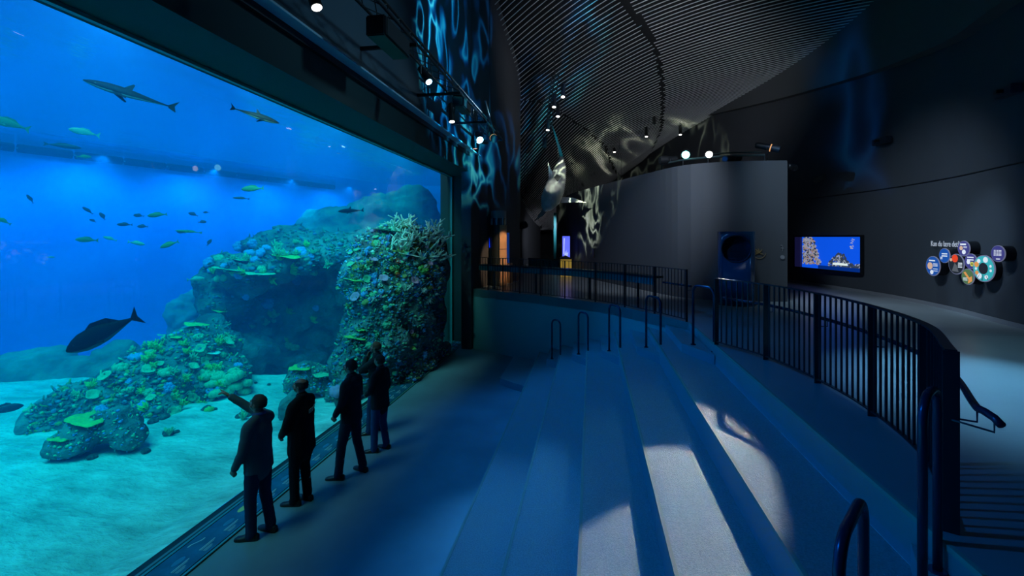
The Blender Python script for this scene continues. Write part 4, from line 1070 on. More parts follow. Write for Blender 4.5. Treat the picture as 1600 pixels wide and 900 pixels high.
relief([(X(.52), Zf(.14)), (X(.60), Zf(.36)), (X(.68), Zf(.52)), (X(.76), Zf(.48)), (X(.83), Zf(.22)), (X(.99), Zf(.22)), (X(.99), Zf(.10)), (X(.54), Zf(.10))], 'rock_mound', [rks[1], rks[0], rks[1]], 2, 260, .04)
relief([(X(.84), Zf(.66)), (X(.86), Zf(.96)), (X(.90), Zf(.96)), (X(.88), Zf(.66))], 'bubbles', [rks[0]] * 3, 3, 26, .015)
bm = NB(); box(bm, (X(.62), min(ly(.0), ly(.03)), Zf(.16)), (X(.82), max(ly(.0), ly(.03)), Zf(.22))); obj('white_slab', bm, mat('slab_white', (.8, .85, .8), .5, emis=(.75, .85, .8), es=.9), aq)
bm = NB(); box(bm, (X(.40), min(ly(.0), ly(.04)), 0), (hw, max(ly(.0), ly(.04)), Zf(.11))); obj('floor_band', bm, mat('aq_band', (.01, .03, .2), .5, emis=(.0, .03, .26), es=.7), aq)

# ---- round display discs
DISC = [ # px, py, ry_px, kind, label
 (1459, 415.6, 15.5, 'photo', 'round blue sign with a face photo, at the low outer end of the cluster'),
 (1477, 399.4, 11.5, 'text', 'small round blue sign with white lettering only'),
 (1507.3, 388.3, 12, 'photo2', 'round sign topmost in the cluster, overlapping the wall lettering'),
 (1495.6, 412.7, 16, 'red', 'round black sign with a big red disc on it'),
 (1518.3, 408.3, 12, 'ring', 'round violet sign with white ring shapes and a yellow ring'),
 (1513.7, 432.3, 12.5, 'green', 'round green and orange picture sign lowest in the cluster'),
 (1538.7, 419.6, 21, 'wheel', 'largest round sign, a turquoise picture wheel with a dark centre'),
 (1561, 396.3, 13, 'lines', 'round violet sign with text columns set apart from the cluster')]
def flat(bm, pts, y0, y1):
    a_ = [bm.verts.new((p[0], y0, p[1])) for p in pts]; c_ = [bm.verts.new((p[0], y1, p[1])) for p in pts]
    bm.faces.new(a_); bm.faces.new(c_[::-1])
    for j in range(len(pts)): bm.faces.new((a_[j - 1], a_[j], c_[j], c_[j - 1]))
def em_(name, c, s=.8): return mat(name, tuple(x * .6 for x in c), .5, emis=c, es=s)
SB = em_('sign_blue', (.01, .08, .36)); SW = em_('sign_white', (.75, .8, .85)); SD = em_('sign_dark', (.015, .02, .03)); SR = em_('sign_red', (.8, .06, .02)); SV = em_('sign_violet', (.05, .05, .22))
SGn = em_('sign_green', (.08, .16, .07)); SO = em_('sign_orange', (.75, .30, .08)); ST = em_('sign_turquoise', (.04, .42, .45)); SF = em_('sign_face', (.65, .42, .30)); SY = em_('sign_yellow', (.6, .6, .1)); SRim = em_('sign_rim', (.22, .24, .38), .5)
def circ(cx, cz, r, n=20, rz=None): return [(cx + r * math.cos(2 * PI * k / n), cz + (rz or r) * math.sin(2 * PI * k / n)) for k in range(n)]
for i, (px, py, ry, kd, lb) in enumerate(DISC):
    wp_, wd_, wt = on_plan(px, RWp); off = .26 + .03 * (i % 3)
    t = wt * (1 - off / max(wp_.x, 1) * .95); c0 = at(px, py, t); r = ry * t / F
    root = thing('round_sign', lb, 'sign', c0, -PI / 2)     # local -y faces the hall (-X)
    bm = NB(); cyl(bm, (0, 0, 0), (0, off + .16, 0), r * .93, seg=40); o = obj('drum', bm, M_black, root)
    bm = NB(); cyl(bm, (0, -.02, 0), (0, -.002, 0), r, seg=40); obj('rim', bm, SRim, root)
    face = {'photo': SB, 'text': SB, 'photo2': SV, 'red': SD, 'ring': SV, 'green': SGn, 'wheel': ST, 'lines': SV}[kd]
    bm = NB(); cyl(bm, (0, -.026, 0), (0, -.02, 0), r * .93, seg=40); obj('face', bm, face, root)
    def add(nm, m, shapes):
        b = NB()
        for j, sh_ in enumerate(shapes): flat(b, sh_, -.030 - .0007 * j, -.026)
        bmesh.ops.recalc_face_normals(b, faces=b.faces); obj(nm, b, m, root)
    def lines(x0, x1, zs, hgt=.05): return [[(x0 * r, z * r), (x1 * r, z * r), (x1 * r, (z + hgt) * r), (x0 * r, (z + hgt) * r)] for z in zs]
    if kd == 'photo':
        add('face_photo', SF, [circ(-.35 * r, 0, .36 * r)]); add('second_photo', SW, [circ(-.1 * r, -.62 * r, .22 * r)])
        add('title', SW, lines(-.5, .35, (.48,), .13)); add('text', SW, lines(.1, .7, (.22, .1, -.02, -.3, -.5), .05))
    elif kd == 'photo2':
        add('title', SW, lines(-.5, .45, (.45,), .2)); add('face_photo', SF, [circ(-.35 * r, .05 * r, .28 * r)]); add('second_photo', SW, [circ(.1 * r, -.45 * r, .3 * r)]); add('text', SW, lines(.05, .6, (.2, .08), .06))
    elif kd == 'text': add('lettering', SW, lines(-.4, .6, (.18, -.12), .14) + lines(-.65, -.3, (-.3, -.5), .12))
    elif kd == 'red': add('red_disc', SR, [circ(-.12 * r, .55 * r, .38 * r)]); add('hand', SF, [circ(-.62 * r, .4 * r, .16 * r)]); add('text', SW, lines(.3, .8, (.1, -.02, -.16, -.3), .06)); add('grey_shape', em_('sign_grey', (.1, .11, .12)), [[(-.5 * r, -.7 * r), (-.15 * r, .1 * r), (.1 * r, -.1 * r), (.35 * r, -.75 * r)]])
    elif kd == 'ring': add('title', SW, lines(-.5, .55, (.45, .12), .14)); add('white_ring', SW, [circ(-.3 * r, -.1 * r, .28 * r)]); add('yellow_ring', SY, [circ(.3 * r, -.35 * r, .3 * r)]); add('ring_centre', SD, [circ(.3 * r, -.35 * r, .16 * r)] )
    elif kd == 'green': add('orange_shape', SO, [[(-.6 * r, .5 * r), (-.3 * r, .6 * r), (.3 * r, -.1 * r), (.7 * r, .1 * r), (.75 * r, -.5 * r), (.1 * r, -.85 * r), (.2 * r, -.35 * r)]]); add('text', SW, lines(-.65, .0, (-.2, -.35, -.5), .06))
    elif kd == 'wheel':
        sh = []
        for k in range(13):
            a = 2 * PI * k / 13 + .3; sh.append(circ(.68 * r * math.cos(a), .68 * r * math.sin(a), (.10 + .06 * (k % 3)) * r, 8))
        [add('picture_dot', SW, [q_]) for q_ in sh[::2]]; add('orange_picture', SO, sh[5:8:2]); add('dark_centre', SD, [circ(0, 0, .42 * r, 30)])
        add('spoke_line', SD, [[(.45 * r * math.cos(a), .45 * r * math.sin(a)), (.9 * r * math.cos(a - .03), .9 * r * math.sin(a - .03)), (.9 * r * math.cos(a + .03), .9 * r * math.sin(a + .03))] for a in (3.6, 4.1, 4.6, 5.2)])
    else: add('text', SW, [q for x in (-.5, -.1, .3) for q in lines(x, x + .25, (.35, .2, .05, -.1, -.25), .07)] + lines(-.1, .35, (-.7,), .12))
# lettering on the wall
fc = bpy.data.curves.new('t', 'FONT'); fc.body = 'Kan du l\u00e6re det?'; fc.size = .23; fc.extrude = .004
fo = bpy.data.objects.new('t', fc); COL.objects.link(fo); bpy.context.view_layer.update()
me = bpy.data.meshes.new_from_object(fo.evaluated_get(bpy.context.evaluated_depsgraph_get())); bpy.data.objects.remove(fo)
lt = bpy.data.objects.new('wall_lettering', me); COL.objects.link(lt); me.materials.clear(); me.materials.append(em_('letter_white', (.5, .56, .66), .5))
q1, d1, t1 = on_plan(1461, RWp, 384.5); q2, _, t2 = on_plan(1506, RWp, 385.5)
vv = (q2 - q1); wx = max(v.co.x for v in me.vertices)
lt.scale = (vv.length / wx, .82, 1); lt.location = (q1.x - .04, q1.y, q1.z); lt.rotation_euler = (PI / 2, 0, math.atan2(vv.y, vv.x))
lt.location = Vector(lt.location) + Vector((vv.y, -vv.x, 0)).normalized() * .05
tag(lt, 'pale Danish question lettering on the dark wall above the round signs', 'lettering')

# ---- stage lamps
M_lensW = mat('lens_white', (1, 1, 1), .3, emis=(1, .96, .88), es=5); M_lensT = mat('lens_teal', (.2, 1, .9), .3, emis=(.25, 1, .88), es=6); M_lensB = mat('lens_blue', (.5, .8, 1), .3, emis=(.35, .75, 1), es=9)
M_lensO = mat('lens_off', (.02, .03, .04), .1); M_amber = mat('lamp_amber', (.6, .3, .1), .5, emis=(1, .45, .15), es=.8)
def lamp(loc, target, L=.38, r=.09, lens=None, label='', group=None, hang=.18, name='stage_lamp', accent=False, up=True):
    root = thing(name, label, 'stage lamp', loc, 0, group); d = (Vector(target) - Vector(loc)).normalized()
    bm = NB(); ring_tube(bm, [-d * L * .5, -d * L * .44, -d * L * .1, d * L * .1, d * L * .5], [r * .6, r * .82, r * .85, r, r], 18); obj('housing', bm, M_black, root)
    bm = NB(); cyl(bm, d * L * .49, d * L * .515, r * .84, seg=18); obj('lens', bm, lens or M_lensO, root)
    s = d.cross(Vector((0, 0, 1))); s = s.normalized() if s.length > .01 else Vector((1, 0, 0)); u = Vector((0, 0, hang if up else -hang))
    bm = NB(); ring_tube(bm, [s * r * 1.15, s * r * 1.15 + u * .7, u, -s * r * 1.15 + u * .7, -s * r * 1.15], .009, 5); cyl(bm, u, u * 1.35, .012, seg=6); obj('yoke', bm, M_black, root)
    if accent: bm = NB(); cyl(bm, d * L * .12, d * L * .16, r * 1.02, seg=18); obj('accent_ring', bm, M_amber, root)
    return root
# truss beside the beam above the window
X0, Z0 = -3.05, 7.1
tr = thing('lighting_truss', 'long black lighting truss bracketed to the wall above the tank window', 'truss', (X0, 0, Z0))
for (dx, dz, nm) in ((-.14, -.12, 'chord'), (.14, -.12, 'chord'), (0, .14, 'chord')):
    bm = NB(); cyl(bm, (dx, -4, dz), (dx, 15.6, dz), .024, seg=8); obj(nm, bm, M_black, tr)
bm = NB(); C3 = [(-.14, -.12), (.14, -.12), (0, .14)]
for k in range(40):
    y = -4 + k * .49
    for a, b in ((0, 1), (1, 2), (2, 0)): cyl(bm, (C3[a][0], y, C3[a][1]), (C3[b][0], y + .49, C3[b][1]), .009, seg=5)
obj('lattice', bm, M_black, tr)
for y in (2.2, 4.9, 7.6, 10.3, 13.0, 15.5):
    bm = NB(); bar(bm, (-.9, y, -.16), (.16, y, -.16), .05, .06); obj('bracket', bm, M_black, tr)
p = onx(745, 212, X0)
def ontr(px, py): q = onx(px, py, X0 + .05); return q
bm = NB(); cyl(bm, (0, 14.2, .14), (0, 14.2, 7.5), .014, seg=6); obj('suspension_rod', bm, M_black, tr)
lamp(ontr(488, -10), (-.5, 4, 0), .36, .065, M_lensW, 'round-nosed lamp with a warm lens nearest the top edge of the window beam')
lamp(ontr(663, 117), (1, 6, 1), .4, .07, M_lensB, 'lamp with a small bluish lens midway along the wall truss')
lamp(ontr(705, 176), (-2.2, 9, 0), .42, .07, M_lensW, 'lamp pointing down with a white lens beyond the middle of the wall truss')
lamp(ontr(747, 214), (.3, 8, 1.0), .30, .12, M_lensB, 'bright blue-white lamp at the far end of the wall truss')
lamp(ontr(741, 222), (-2.6, 13, 1.0), .34, .07, mat('lens_amber', (1, .6, .4), .3, emis=(1, .5, .35), es=2), 'small amber-lensed lamp hanging at the far end of the wall truss')
lamp(ontr(770, 214), (1, 10, 2.5), .34, .12, M_lensO, 'dark lamp with amber marks on the very end of the wall truss', accent=True)
def speaker(px, py, size, label, Z=None, x=X0):
    q = onx(px, py, x); root = thing('loudspeaker', label, 'loudspeaker', q); a, b, c = size
    bm = NB(); box(bm, (-a / 2, -b / 2, -c / 2), (a / 2, b / 2, c / 2)); bmesh.ops.bevel(bm, geom=bm.edges[:], offset=.02, segments=2, affect='EDGES'); obj('cabinet', bm, M_black, root)
    bm = NB(); box(bm, (a / 2 - .005, -b * .44, -c * .42), (a / 2 + .01, b * .44, c * .42)); obj('grille', bm, mat('grille', (.02, .022, .026), .9), root)
    bm = NB(); box(bm, (-.02, -.04, c / 2), (.02, .04, c / 2 + .12)); obj('clamp', bm, M_black, root)
    return root
speaker(608, 60, (.30, .95, .30), 'long black loudspeaker box mounted near the middle of the wall truss')
speaker(722, 164, (.26, .8, .26), 'shorter black loudspeaker box near the far end of the wall truss')
# boom sticking up from the truss end
bm = NB(); q1 = onx(758, 158, X0 + .1); q2 = onx(772, 210, X0 + .1); ring_tube(bm, [q1, q2], .025, 6); tag(obj('support_pole', bm, M_black), 'thin dark pole leaning above the end of the wall truss', 'pole')

# lamps on the top of the grey drum wall
dr = thing('lighting_bar', 'pale horizontal lighting bar along the top of the grey wall', 'truss', (0, 0, 0))
DP = [on_plan(px, [(q.x, q.y) for q in DR])[0] for px in (1036, 1070, 1110, 1150, 1200)]
DP = [Vector((p.x, p.y + .25, 5.95)) for p in DP]
M_bar = mat('bar_metal', (.10, .16, .16), .4, .5)
bm = NB(); ring_tube(bm, DP, .03, 8); obj('pipe', bm, M_bar, dr)
bm = NB(); ring_tube(bm, [p + Vector((0, .2, .12)) for p in DP[2:]], .02, 8); obj('pipe', bm, M_bar, dr)
for p in DP: bm = NB(); cyl(bm, (p.x, p.y, 5.76), (p.x, p.y, 5.95), .02, seg=8); obj('foot', bm, M_black, dr)
def ontop(px, py, t=None): tt = on_plan(px, [(q.x, q.y) for q in DR])[2] + .3; return at(px, py, tt)
lamp(ontop(1072, 240) , (-.3, 3.0, 1.4), .3, .13, M_lensT, 'round teal-lit lamp on top of the grey wall', up=False, hang=.16)
lamp(ontop(1108, 240), (.6, 3.0, 2.2), .3, .11, M_lensW, 'bright white-lit lamp on top of the grey wall beside the teal one', up=False, hang=.16)
lamp(ontop(1045, 250), (-3, 14, 5.8), .55, .13, M_lensO, 'dark projector lying at the inner end of the lighting bar', up=False, hang=.1)
lamp(ontop(1145, 248), (-2, 10, 5), .6, .10, M_lensO, 'dark flat projector lying on the lighting bar', up=False, hang=.1)
lamp(ontop(1199, 230), (9.5, 12.0, 4.6), .62, .10, M_lensO, 'angled projector with a glowing amber ring at the outer end of the bar', accent=True, up=False, hang=.3)
lamp(at(1237, 261, 13.4), (9, 16, 5), .26, .09, M_lensO, 'small dark lamp just beyond the edge of the grey wall', up=False, hang=.1)
# ceiling cluster above the sculpture
def hangl(px, py, z, tgt, label, group=None, L=.36, r=.09, lens=M_lensW):
    return lamp(at(px, py, z), tgt, L, r, lens, label, group)
tp = [(868, 118, 17.0), (856, 210, 21.0)]
A0, A1 = at(*tp[0]), at(*tp[1])
ct = thing('ceiling_truss', 'short black lattice truss hanging below the slatted ceiling with lamps', 'truss', A0)
bm = NB()
for dx, dz in ((-.12, 0), (.12, 0), (0, .2)): cyl(bm, Vector((dx, 0, dz)), A1 - A0 + Vector((dx, 0, dz)), .02, seg=6)
obj('chord', bm, M_black, ct)
bm = NB(); D_ = (A1 - A0)
for k in range(14):
    p, q = D_ * (k / 14), D_ * ((k + 1) / 14); c_ = [Vector((-.12, 0, 0)), Vector((.12, 0, 0)), Vector((0, 0, .2))]
    for a, b in ((0, 1), (1, 2), (2, 0)): cyl(bm, p + c_[a], q + c_[b], .009, seg=5)
obj('lattice', bm, M_black, ct)
for k in (0.1, .9): bm = NB(); p = D_ * k; cyl(bm, p + Vector((0, 0, .2)), p + Vector((0, 0, ceil_z(A0.x + p.x, A0.y + p.y) - A0.z - p.z + .2)), .01, seg=5); obj('suspension_rod', bm, M_black, ct)
for (px, py, z, lb) in ((880, 141, 17.4, 'highest lit lamp hung on the ceiling truss'), (866, 157, 18.0, 'lit lamp on the outer side of the ceiling truss, second from its top'), (872, 172, 18.6, 'lit lamp at the middle of the ceiling truss'),
                        (856, 194, 20.2, 'lit lamp near the bottom of the ceiling truss'), ):
    lamp(at(px, py, z), at(px - 2, py + 60, z - .4), .55, .08, M_lensW, lb)
lamp(at(851, 222, 21.3), at(849, 280, 20.5), .5, .11, M_lensO, 'unlit lamp at the very bottom of the ceiling truss')
for (px, py, z, lb) in ((1022, 185, 22, 'dark tubular lamp below the slats, higher of the close pair'), (1010, 206, 23, 'tubular lamp with a white tip, lower of the close pair'),
                        (1063, 203, 23, 'tiny lit lamp at the edge between the slats and the dark wall'), (960, 232, 25, 'small lit lamp where ripples fall on the slats'),
                        (968, 281, 23, 'tiny white lamp just above the inner top of the grey wall'), (894, 250, 26, 'unlit tubular lamp hanging beside the sculpture'), (899, 310, 25, 'dark lamp behind the fin of the hanging sculpture'),
                        (822, 297, 24, 'small unlit lamp near the left wall edge'.replace('left ', 'tall ')), (845, 352, 34, 'small dim lamp far off over the entrance')):
    q = at(px, py, z); cz = ceil_z(q.x, q.y)
    lamp(q, at(px, py + 60, z - .5), .5 if z < 24 else .4, .075, M_lensW if ('lit' in lb or 'white' in lb) and 'unlit' not in lb else M_lensO, lb, hang=max(.15, min(1.5, (cz - q.z) / 1.35)))
q = at(814, 353, 20.5); lamp(q, q + Vector((1.2, -.6, .35)), .5, .16, M_lensO, 'dark round spotlight reaching out from the tall dark wall', hang=.12)
# wall-hung boxes high on the gallery wall
for px, py, lb, wid in ((1387, 220, 'slim dark loudspeaker bar high on the gallery wall', .62), (1590, 142, 'slim dark loudspeaker bar near the frame edge on the gallery wall', .5)):
    q, d, t = on_plan(px, RWp, py); root = thing('wall_loudspeaker', lb, 'loudspeaker', q + Vector((-.16, 0, 0)), math.atan2(d.y, d.x))
    bm = NB(); box(bm, (-wid / 2, -.09, -.09), (wid / 2, .09, .09)); bmesh.ops.bevel(bm, geom=bm.edges[:], offset=.015, segments=2, affect='EDGES'); obj('cabinet', bm, mat('speaker_navy', (.015, .03, .05), .5), root)
    bm = NB(); box(bm, (-.05, -.2, -.03), (.05, .2, .03)); obj('bracket', bm, M_black, root)
q = on_ceiling(1383, 9); lamp(q + Vector((0, -.1, -.35)), (4, 10, 2), .5, .12, M_lensO, 'dark projector at the edge of the slatted ceiling above the gallery wall')
q, d, t = on_plan(1283, RWp, 279); ic = thing('wall_plate', 'dim oval patch of a covered vent on the gallery wall', 'vent', q + Vector((-.02, 0, 0)), math.atan2(d.y, d.x)); bm = NB(); ring_tube(bm, [(-.25, 0, .04), (.25, 0, -.06)], .09, 12); obj('cover', bm, mat('vent_cover', (.12, .11, .10), .7), ic)

# ---- hanging swordfish sculpture
sc_ = thing('hanging_sculpture', 'pale hanging swordfish sculpture with a long teal bill, lit by ripples', 'sculpture', at(866, 290, 19.5))
def sl(px, py, dz=0): return at(px, py, 19.5 + dz) - sc_.location
M_sil = mat('sculpture_silver', (.78, .80, .78), .45, var=.12, vscale=5); M_bill = mat('sculpture_bill', (.02, .30, .34), .4)
bm = NB(); ring_tube(bm, [sl(878, 246, 1.2), sl(876, 262, .8), sl(871, 280, .3), sl(866, 297, 0), sl(860, 312, -.3), sl(854, 324, -.5), sl(850, 330, -.6)],
    [(.06, .08), (.20, .24), (.33, .36), (.40, .42), (.36, .40), (.20, .24), (.05, .06)], 20, flat=(0, 1, 0)); bd = obj('body', bm, M_sil, sc_, smooth=True)
bm = NB(); ring_tube(bm, [sl(862, 194, 2.4), sl(869, 215, 2.0), sl(874, 232, 1.6), sl(879, 252, 1.1)], [(.012, .02), (.03, .05), (.045, .07), (.06, .09)], 10, flat=(0, 1, 0)); obj('bill', bm, M_bill, sc_, smooth=True)
def finm(name, P3, th, m):
    b = NB(); c = sum(P3, Vector()) / len(P3); n = (P3[1] - P3[0]).cross(P3[2] - P3[0]).normalized() * th
    a_ = [b.verts.new(p - n * (.2 if i not in (0,) else 1)) for i, p in enumerate(P3)]; c_ = [b.verts.new(p + n * (.2 if i not in (0,) else 1)) for i, p in enumerate(P3)]
    b.faces.new(a_); b.faces.new(c_[::-1])
    for j in range(len(P3)): b.faces.new((a_[j - 1], a_[j], c_[j], c_[j - 1]))
    bmesh.ops.recalc_face_normals(b, faces=b.faces); obj(name, b, m, sc_)
finm('pectoral_fin', [sl(878, 308), sl(895, 309, -.2), sl(917, 317, -.5), sl(898, 316, -.3), sl(876, 317)], .03, M_sil)
finm('pectoral_fin', [sl(862, 312), sl(848, 326, -.4), sl(835, 346, -.8), sl(850, 336, -.5), sl(862, 322)], .03, mat('sculpture_grey', (.25, .27, .28), .5))
finm('dorsal_fin', [sl(858, 278), sl(857, 262, .2), sl(856, 253, .3), sl(860, 264, .2), sl(864, 270)], .03, M_sil)
finm('mouth_plate', [sl(866, 277, -.5), sl(870, 272, -.45), sl(877, 276, -.4), sl(871, 284, -.5)], .02, mat('sculpture_dark', (.10, .10, .10), .6))
for px, py in ((872, 262), (860, 300)):
    a = sl(px, py); b = Vector((a.x, a.y, 12.0 - sc_.location.z)); 
    cz = ceil_z(sc_.location.x + a.x, sc_.location.y + a.y); b.z = cz - sc_.location.z; bm = NB(); cyl(bm, a, b, .006, seg=5); obj('suspension_wire', bm, M_black, sc_)

# ---- wooden display column, screens and plinths beyond the pit railing
cp = onz(779, 450, ZU) ; cp = at(779, 371, 16.9); cp.z = ZU
wc = thing('display_column', 'tall round display column with a grey cap and a lit wooden flank', 'display column', cp)
Rr = .27
bm = NB(); cyl(bm, (0, 0, 0), (0, 0, 2.16), Rr, seg=40); obj('shaft', bm, mat('column_dark', (.035, .045, .04), .4), wc, smooth=False)
bm = NB(); cyl(bm, (0, 0, 2.16), (0, 0, 2.40), Rr * .95, seg=32); obj('glass_band', bm, mat('glass_band', (.05, .10, .12), .1, spec=.8), wc)
bm = NB()
for k in range(8): a = k * PI / 4; cyl(bm, (Rr * math.cos(a), Rr * math.sin(a), 2.16), (Rr * math.cos(a), Rr * math.sin(a), 2.40), .012, seg=6)
obj('glass_mullion', bm, M_pipe, wc)
bm = NB(); cyl(bm, (0, 0, 2.40), (0, 0, 2.66), Rr * 1.02, seg=40); obj('cap', bm, mat('cap_grey', (.32, .33, .34), .6), wc)
M_wood = mat('pale_wood', (.66, .40, .22), .6, var=.12, vscale=3)
dirr = Vector((.75, -.66, 0)).normalized(); bm = NB()
for j, (zz, zz2) in enumerate(((.02, .62), (.64, 1.30), (1.32, 2.15))):
    pts = [(math.cos(a) * (Rr + .035), math.sin(a) * (Rr + .035)) for a in [-1.25 + 1.15 * k / 8 for k in range(9)]] + [(math.cos(a) * (Rr + .004), math.sin(a) * (Rr + .004)) for a in [-.1 - 1.15 * k / 8 for k in range(9)]]
    prism(bm, pts, zz, zz2)
bmesh.ops.recalc_face_normals(bm, faces=bm.faces); obj('wooden_flank', bm, M_wood, wc)
for (px, z, w2, h2, lb) in ((793, 17.8, .17, .75, 'wooden plinth box right beside the display column'.replace('right ', '')), (803, 18.6, .17, .62, 'smaller wooden plinth box behind the first beside the column')):
    q = at(px, 371, z); root = thing('plinth', lb, 'plinth', (q.x, q.y, ZU)); bm = NB(); box(bm, (-w2, -w2, 0), (w2, w2, h2)); bmesh.ops.bevel(bm, geom=bm.edges[:], offset=.01, segments=1, affect='EDGES'); obj('block', bm, M_wood, root); bm = NB(); box(bm, (-w2 - .03, -w2 - .03, 0), (w2 + .03, w2 + .03, .03)); obj('base_plate', bm, M_slat, root)
q = at(786, 371, 18.2); root = thing('information_banner', 'narrow blue upright banner behind the wooden column', 'banner', (q.x + .12, q.y, ZU)); bm = NB(); prism(bm, [(-.10, 0), (.12, 0), (.12, .03), (-.10, .03)], .3, 1.9); obj('banner_board', bm, mat('banner_blue', (.01, .08, .4), .5, emis=(.01, .06, .35), es=.35), root); bm = NB(); box(bm, (-.14, -.06, 0), (.14, .08, .03)); box(bm, (-.01, 0, .03), (.01, .03, .3)); obj('foot', bm, M_black, root)
q = at(762, 371, 17.0); q.x += .0
root = thing('map_screen', 'small glowing blue irregular screen beside the display column', 'screen', (q.x, q.y - .05, 0), .1)
bm = NB(); zz = lambda py: H + (HOR - py) / F * 17.0; xx = lambda px: (px - 762) / F * 17.0
flat(bm, [(xx(757), zz(393)), (xx(758), zz(383)), (xx(762), zz(380)), (xx(765), zz(371)), (xx(766), zz(386)), (xx(763), zz(390)), (xx(762), zz(402)), (xx(759), zz(400))], -.02, .02); bmesh.ops.recalc_face_normals(bm, faces=bm.faces); obj('display', bm, mat('map_blue', (.0, .02, .6), .5, emis=(.0, .03, .9), es=1), root)
bm = NB(); box(bm, (-.14, .02, ZU), (.11, .06, zz(368))); obj('backboard', bm, M_black, root); bm = NB(); box(bm, (-.15, .0, ZU), (-.13, .06, zz(405))); obj('edge_post', bm, mat('brass_edge', (.4, .32, .22), .4), root)
# kiosk with blue screen before the drum
kq = at(884, 371, 21.0)
kk = thing('exhibit_kiosk', 'kiosk with a tall glowing blue screen over a yellow lit base', 'kiosk', (kq.x, kq.y, ZU), .2)
zf = lambda py: H + (HOR - py) / F * 21.0 - ZU
bm = NB(); box(bm, (-.21, -.18, 0), (.23, .18, zf(404))); obj('base', bm, mat('kiosk_yellow', (.75, .50, .10), .6, emis=(.6, .38, .05), es=.35), kk)
bm = NB(); prism(bm, [(-.28, -.22), (.27, -.22), (.27, .2), (-.28, .2)], zf(405), zf(403)); flat(bm, [(-.28, zf(403)), (-.02, zf(399)), (.26, zf(404))], -.2, .2); bmesh.ops.recalc_face_normals(bm, faces=bm.faces); obj('sloping_top', bm, M_black, kk)
bm = NB(); box(bm, (-.13, .10, zf(403)), (.20, .14, zf(369))); obj('screen', bm, mat('kiosk_blue', (.05, .05, .5), .5, emis=(.10, .14, .95), es=1.1), kk)
bm = NB(); flat(bm, [(-.06, zf(399)), (.0, zf(392)), (.02, zf(398)), (.05, zf(390)), (.06, zf(396)), (.12, zf(394)), (.10, zf(400))], .085, .10); flat(bm, [(-.10, zf(398)), (-.07, zf(372)), (-.03, zf(372)), (-.05, zf(396))], .09, .10); bmesh.ops.recalc_face_normals(bm, faces=bm.faces); obj('screen_picture', bm, em_('kiosk_pale', (.5, .6, 1)), kk)
# low teal barrier in the far hall
q1, q2 = at(826, 371, 27), at(872, 371, 25.5)
root = thing('low_barrier', 'low teal barrier screen in the far part of the hall', 'barrier', (q1.x, q1.y, ZU)); bm = NB(); bar(bm, (0, 0, .25), (q2.x - q1.x, q2.y - q1.y, .25), .05, .5); obj('board', bm, mat('barrier_teal', (.02, .3, .32), .4), root); bm = NB(); bar(bm, (0, 0, .53), (q2.x - q1.x, q2.y - q1.y, .53), .08, .05); obj('top_bar', bm, M_black, root)
# ================================================================== people
def V(*a): return Vector(a)
SKIN = mat('skin', (.30, .17, .12), .5); 
def blob_mesh(name, items, m, voxel, parent, it=2, noise_amp=0, f=12):
    """one continuous surface from tapered limbs ('t', pts, radii[, flat]) and ellipsoids ('b', centre, radii)"""
    bm = NB()
    for it_ in items:
        if it_[0] == 't':
            pts, rs = it_[1], it_[2]; ring_tube(bm, pts, rs, 16, flat=it_[3] if len(it_) > 3 else None)
            for p, r in ((pts[0], rs[0]), (pts[-1], rs[-1])):
                rr = r if not isinstance(r, tuple) else min(r); ball(bm, p, rr * .98, 2)
            for p, r in list(zip(pts, rs))[1:-1]:
                if not isinstance(r, tuple): ball(bm, p, r * .99, 2)
        else: ball(bm, it_[1], it_[2], 3, it_[3] if len(it_) > 3 else None)
    o = obj(name, bm, m, parent); remesh(o, voxel, it)
    if noise_amp:
        for v in o.data.vertices: v.co += v.normal * noise_amp * (noise.noise(v.co * f) + .6 * noise.noise(V(v.co.x * 4, v.co.y * 4, v.co.z * 22)))
    for p in o.data.polygons: p.use_smooth = True
    return o
def hand_items(w, d, up, curl=.5, point=False, side=1):
    """w wrist, d direction of the forearm, up = back of the hand; five separate fingers"""
    d = d.normalized(); up = (up - d * up.dot(d)).normalized(); s = d.cross(up) * side
    it = [('t', [w, w + d * .045, w + d * .085], [(.014, .024), (.015, .036), (.013, .038)], tuple(up))]
    for k, (o, L) in enumerate(((.028, .070), (.010, .080), (-.010, .074), (-.028, .058))):
        b = w + d * .088 + s * o; c = curl if not (point and k == 0) else .05
        d1 = (d - up * c * .7).normalized(); d2 = (d - up * c * 2.0).normalized(); d3 = (d * .3 - up * c * 3.0).normalized() if c > .1 else d
        p1 = b + d1 * L * .42; p2 = p1 + d2 * L * .33; p3 = p2 + d3 * L * .25
        it.append(('t', [b - d * .02, b, p1, p2, p3], [.009, .0095, .0085, .008, .0065]))
    b = w + d * .025 + s * .030
    it.append(('t', [b - s * .012, b + s * .012 + d * .022 - up * .008, b + s * .016 + d * .05 - up * .016, b + s * .008 + d * .072 - up * .022], [.013, .0115, .0095, .008]))
    return it
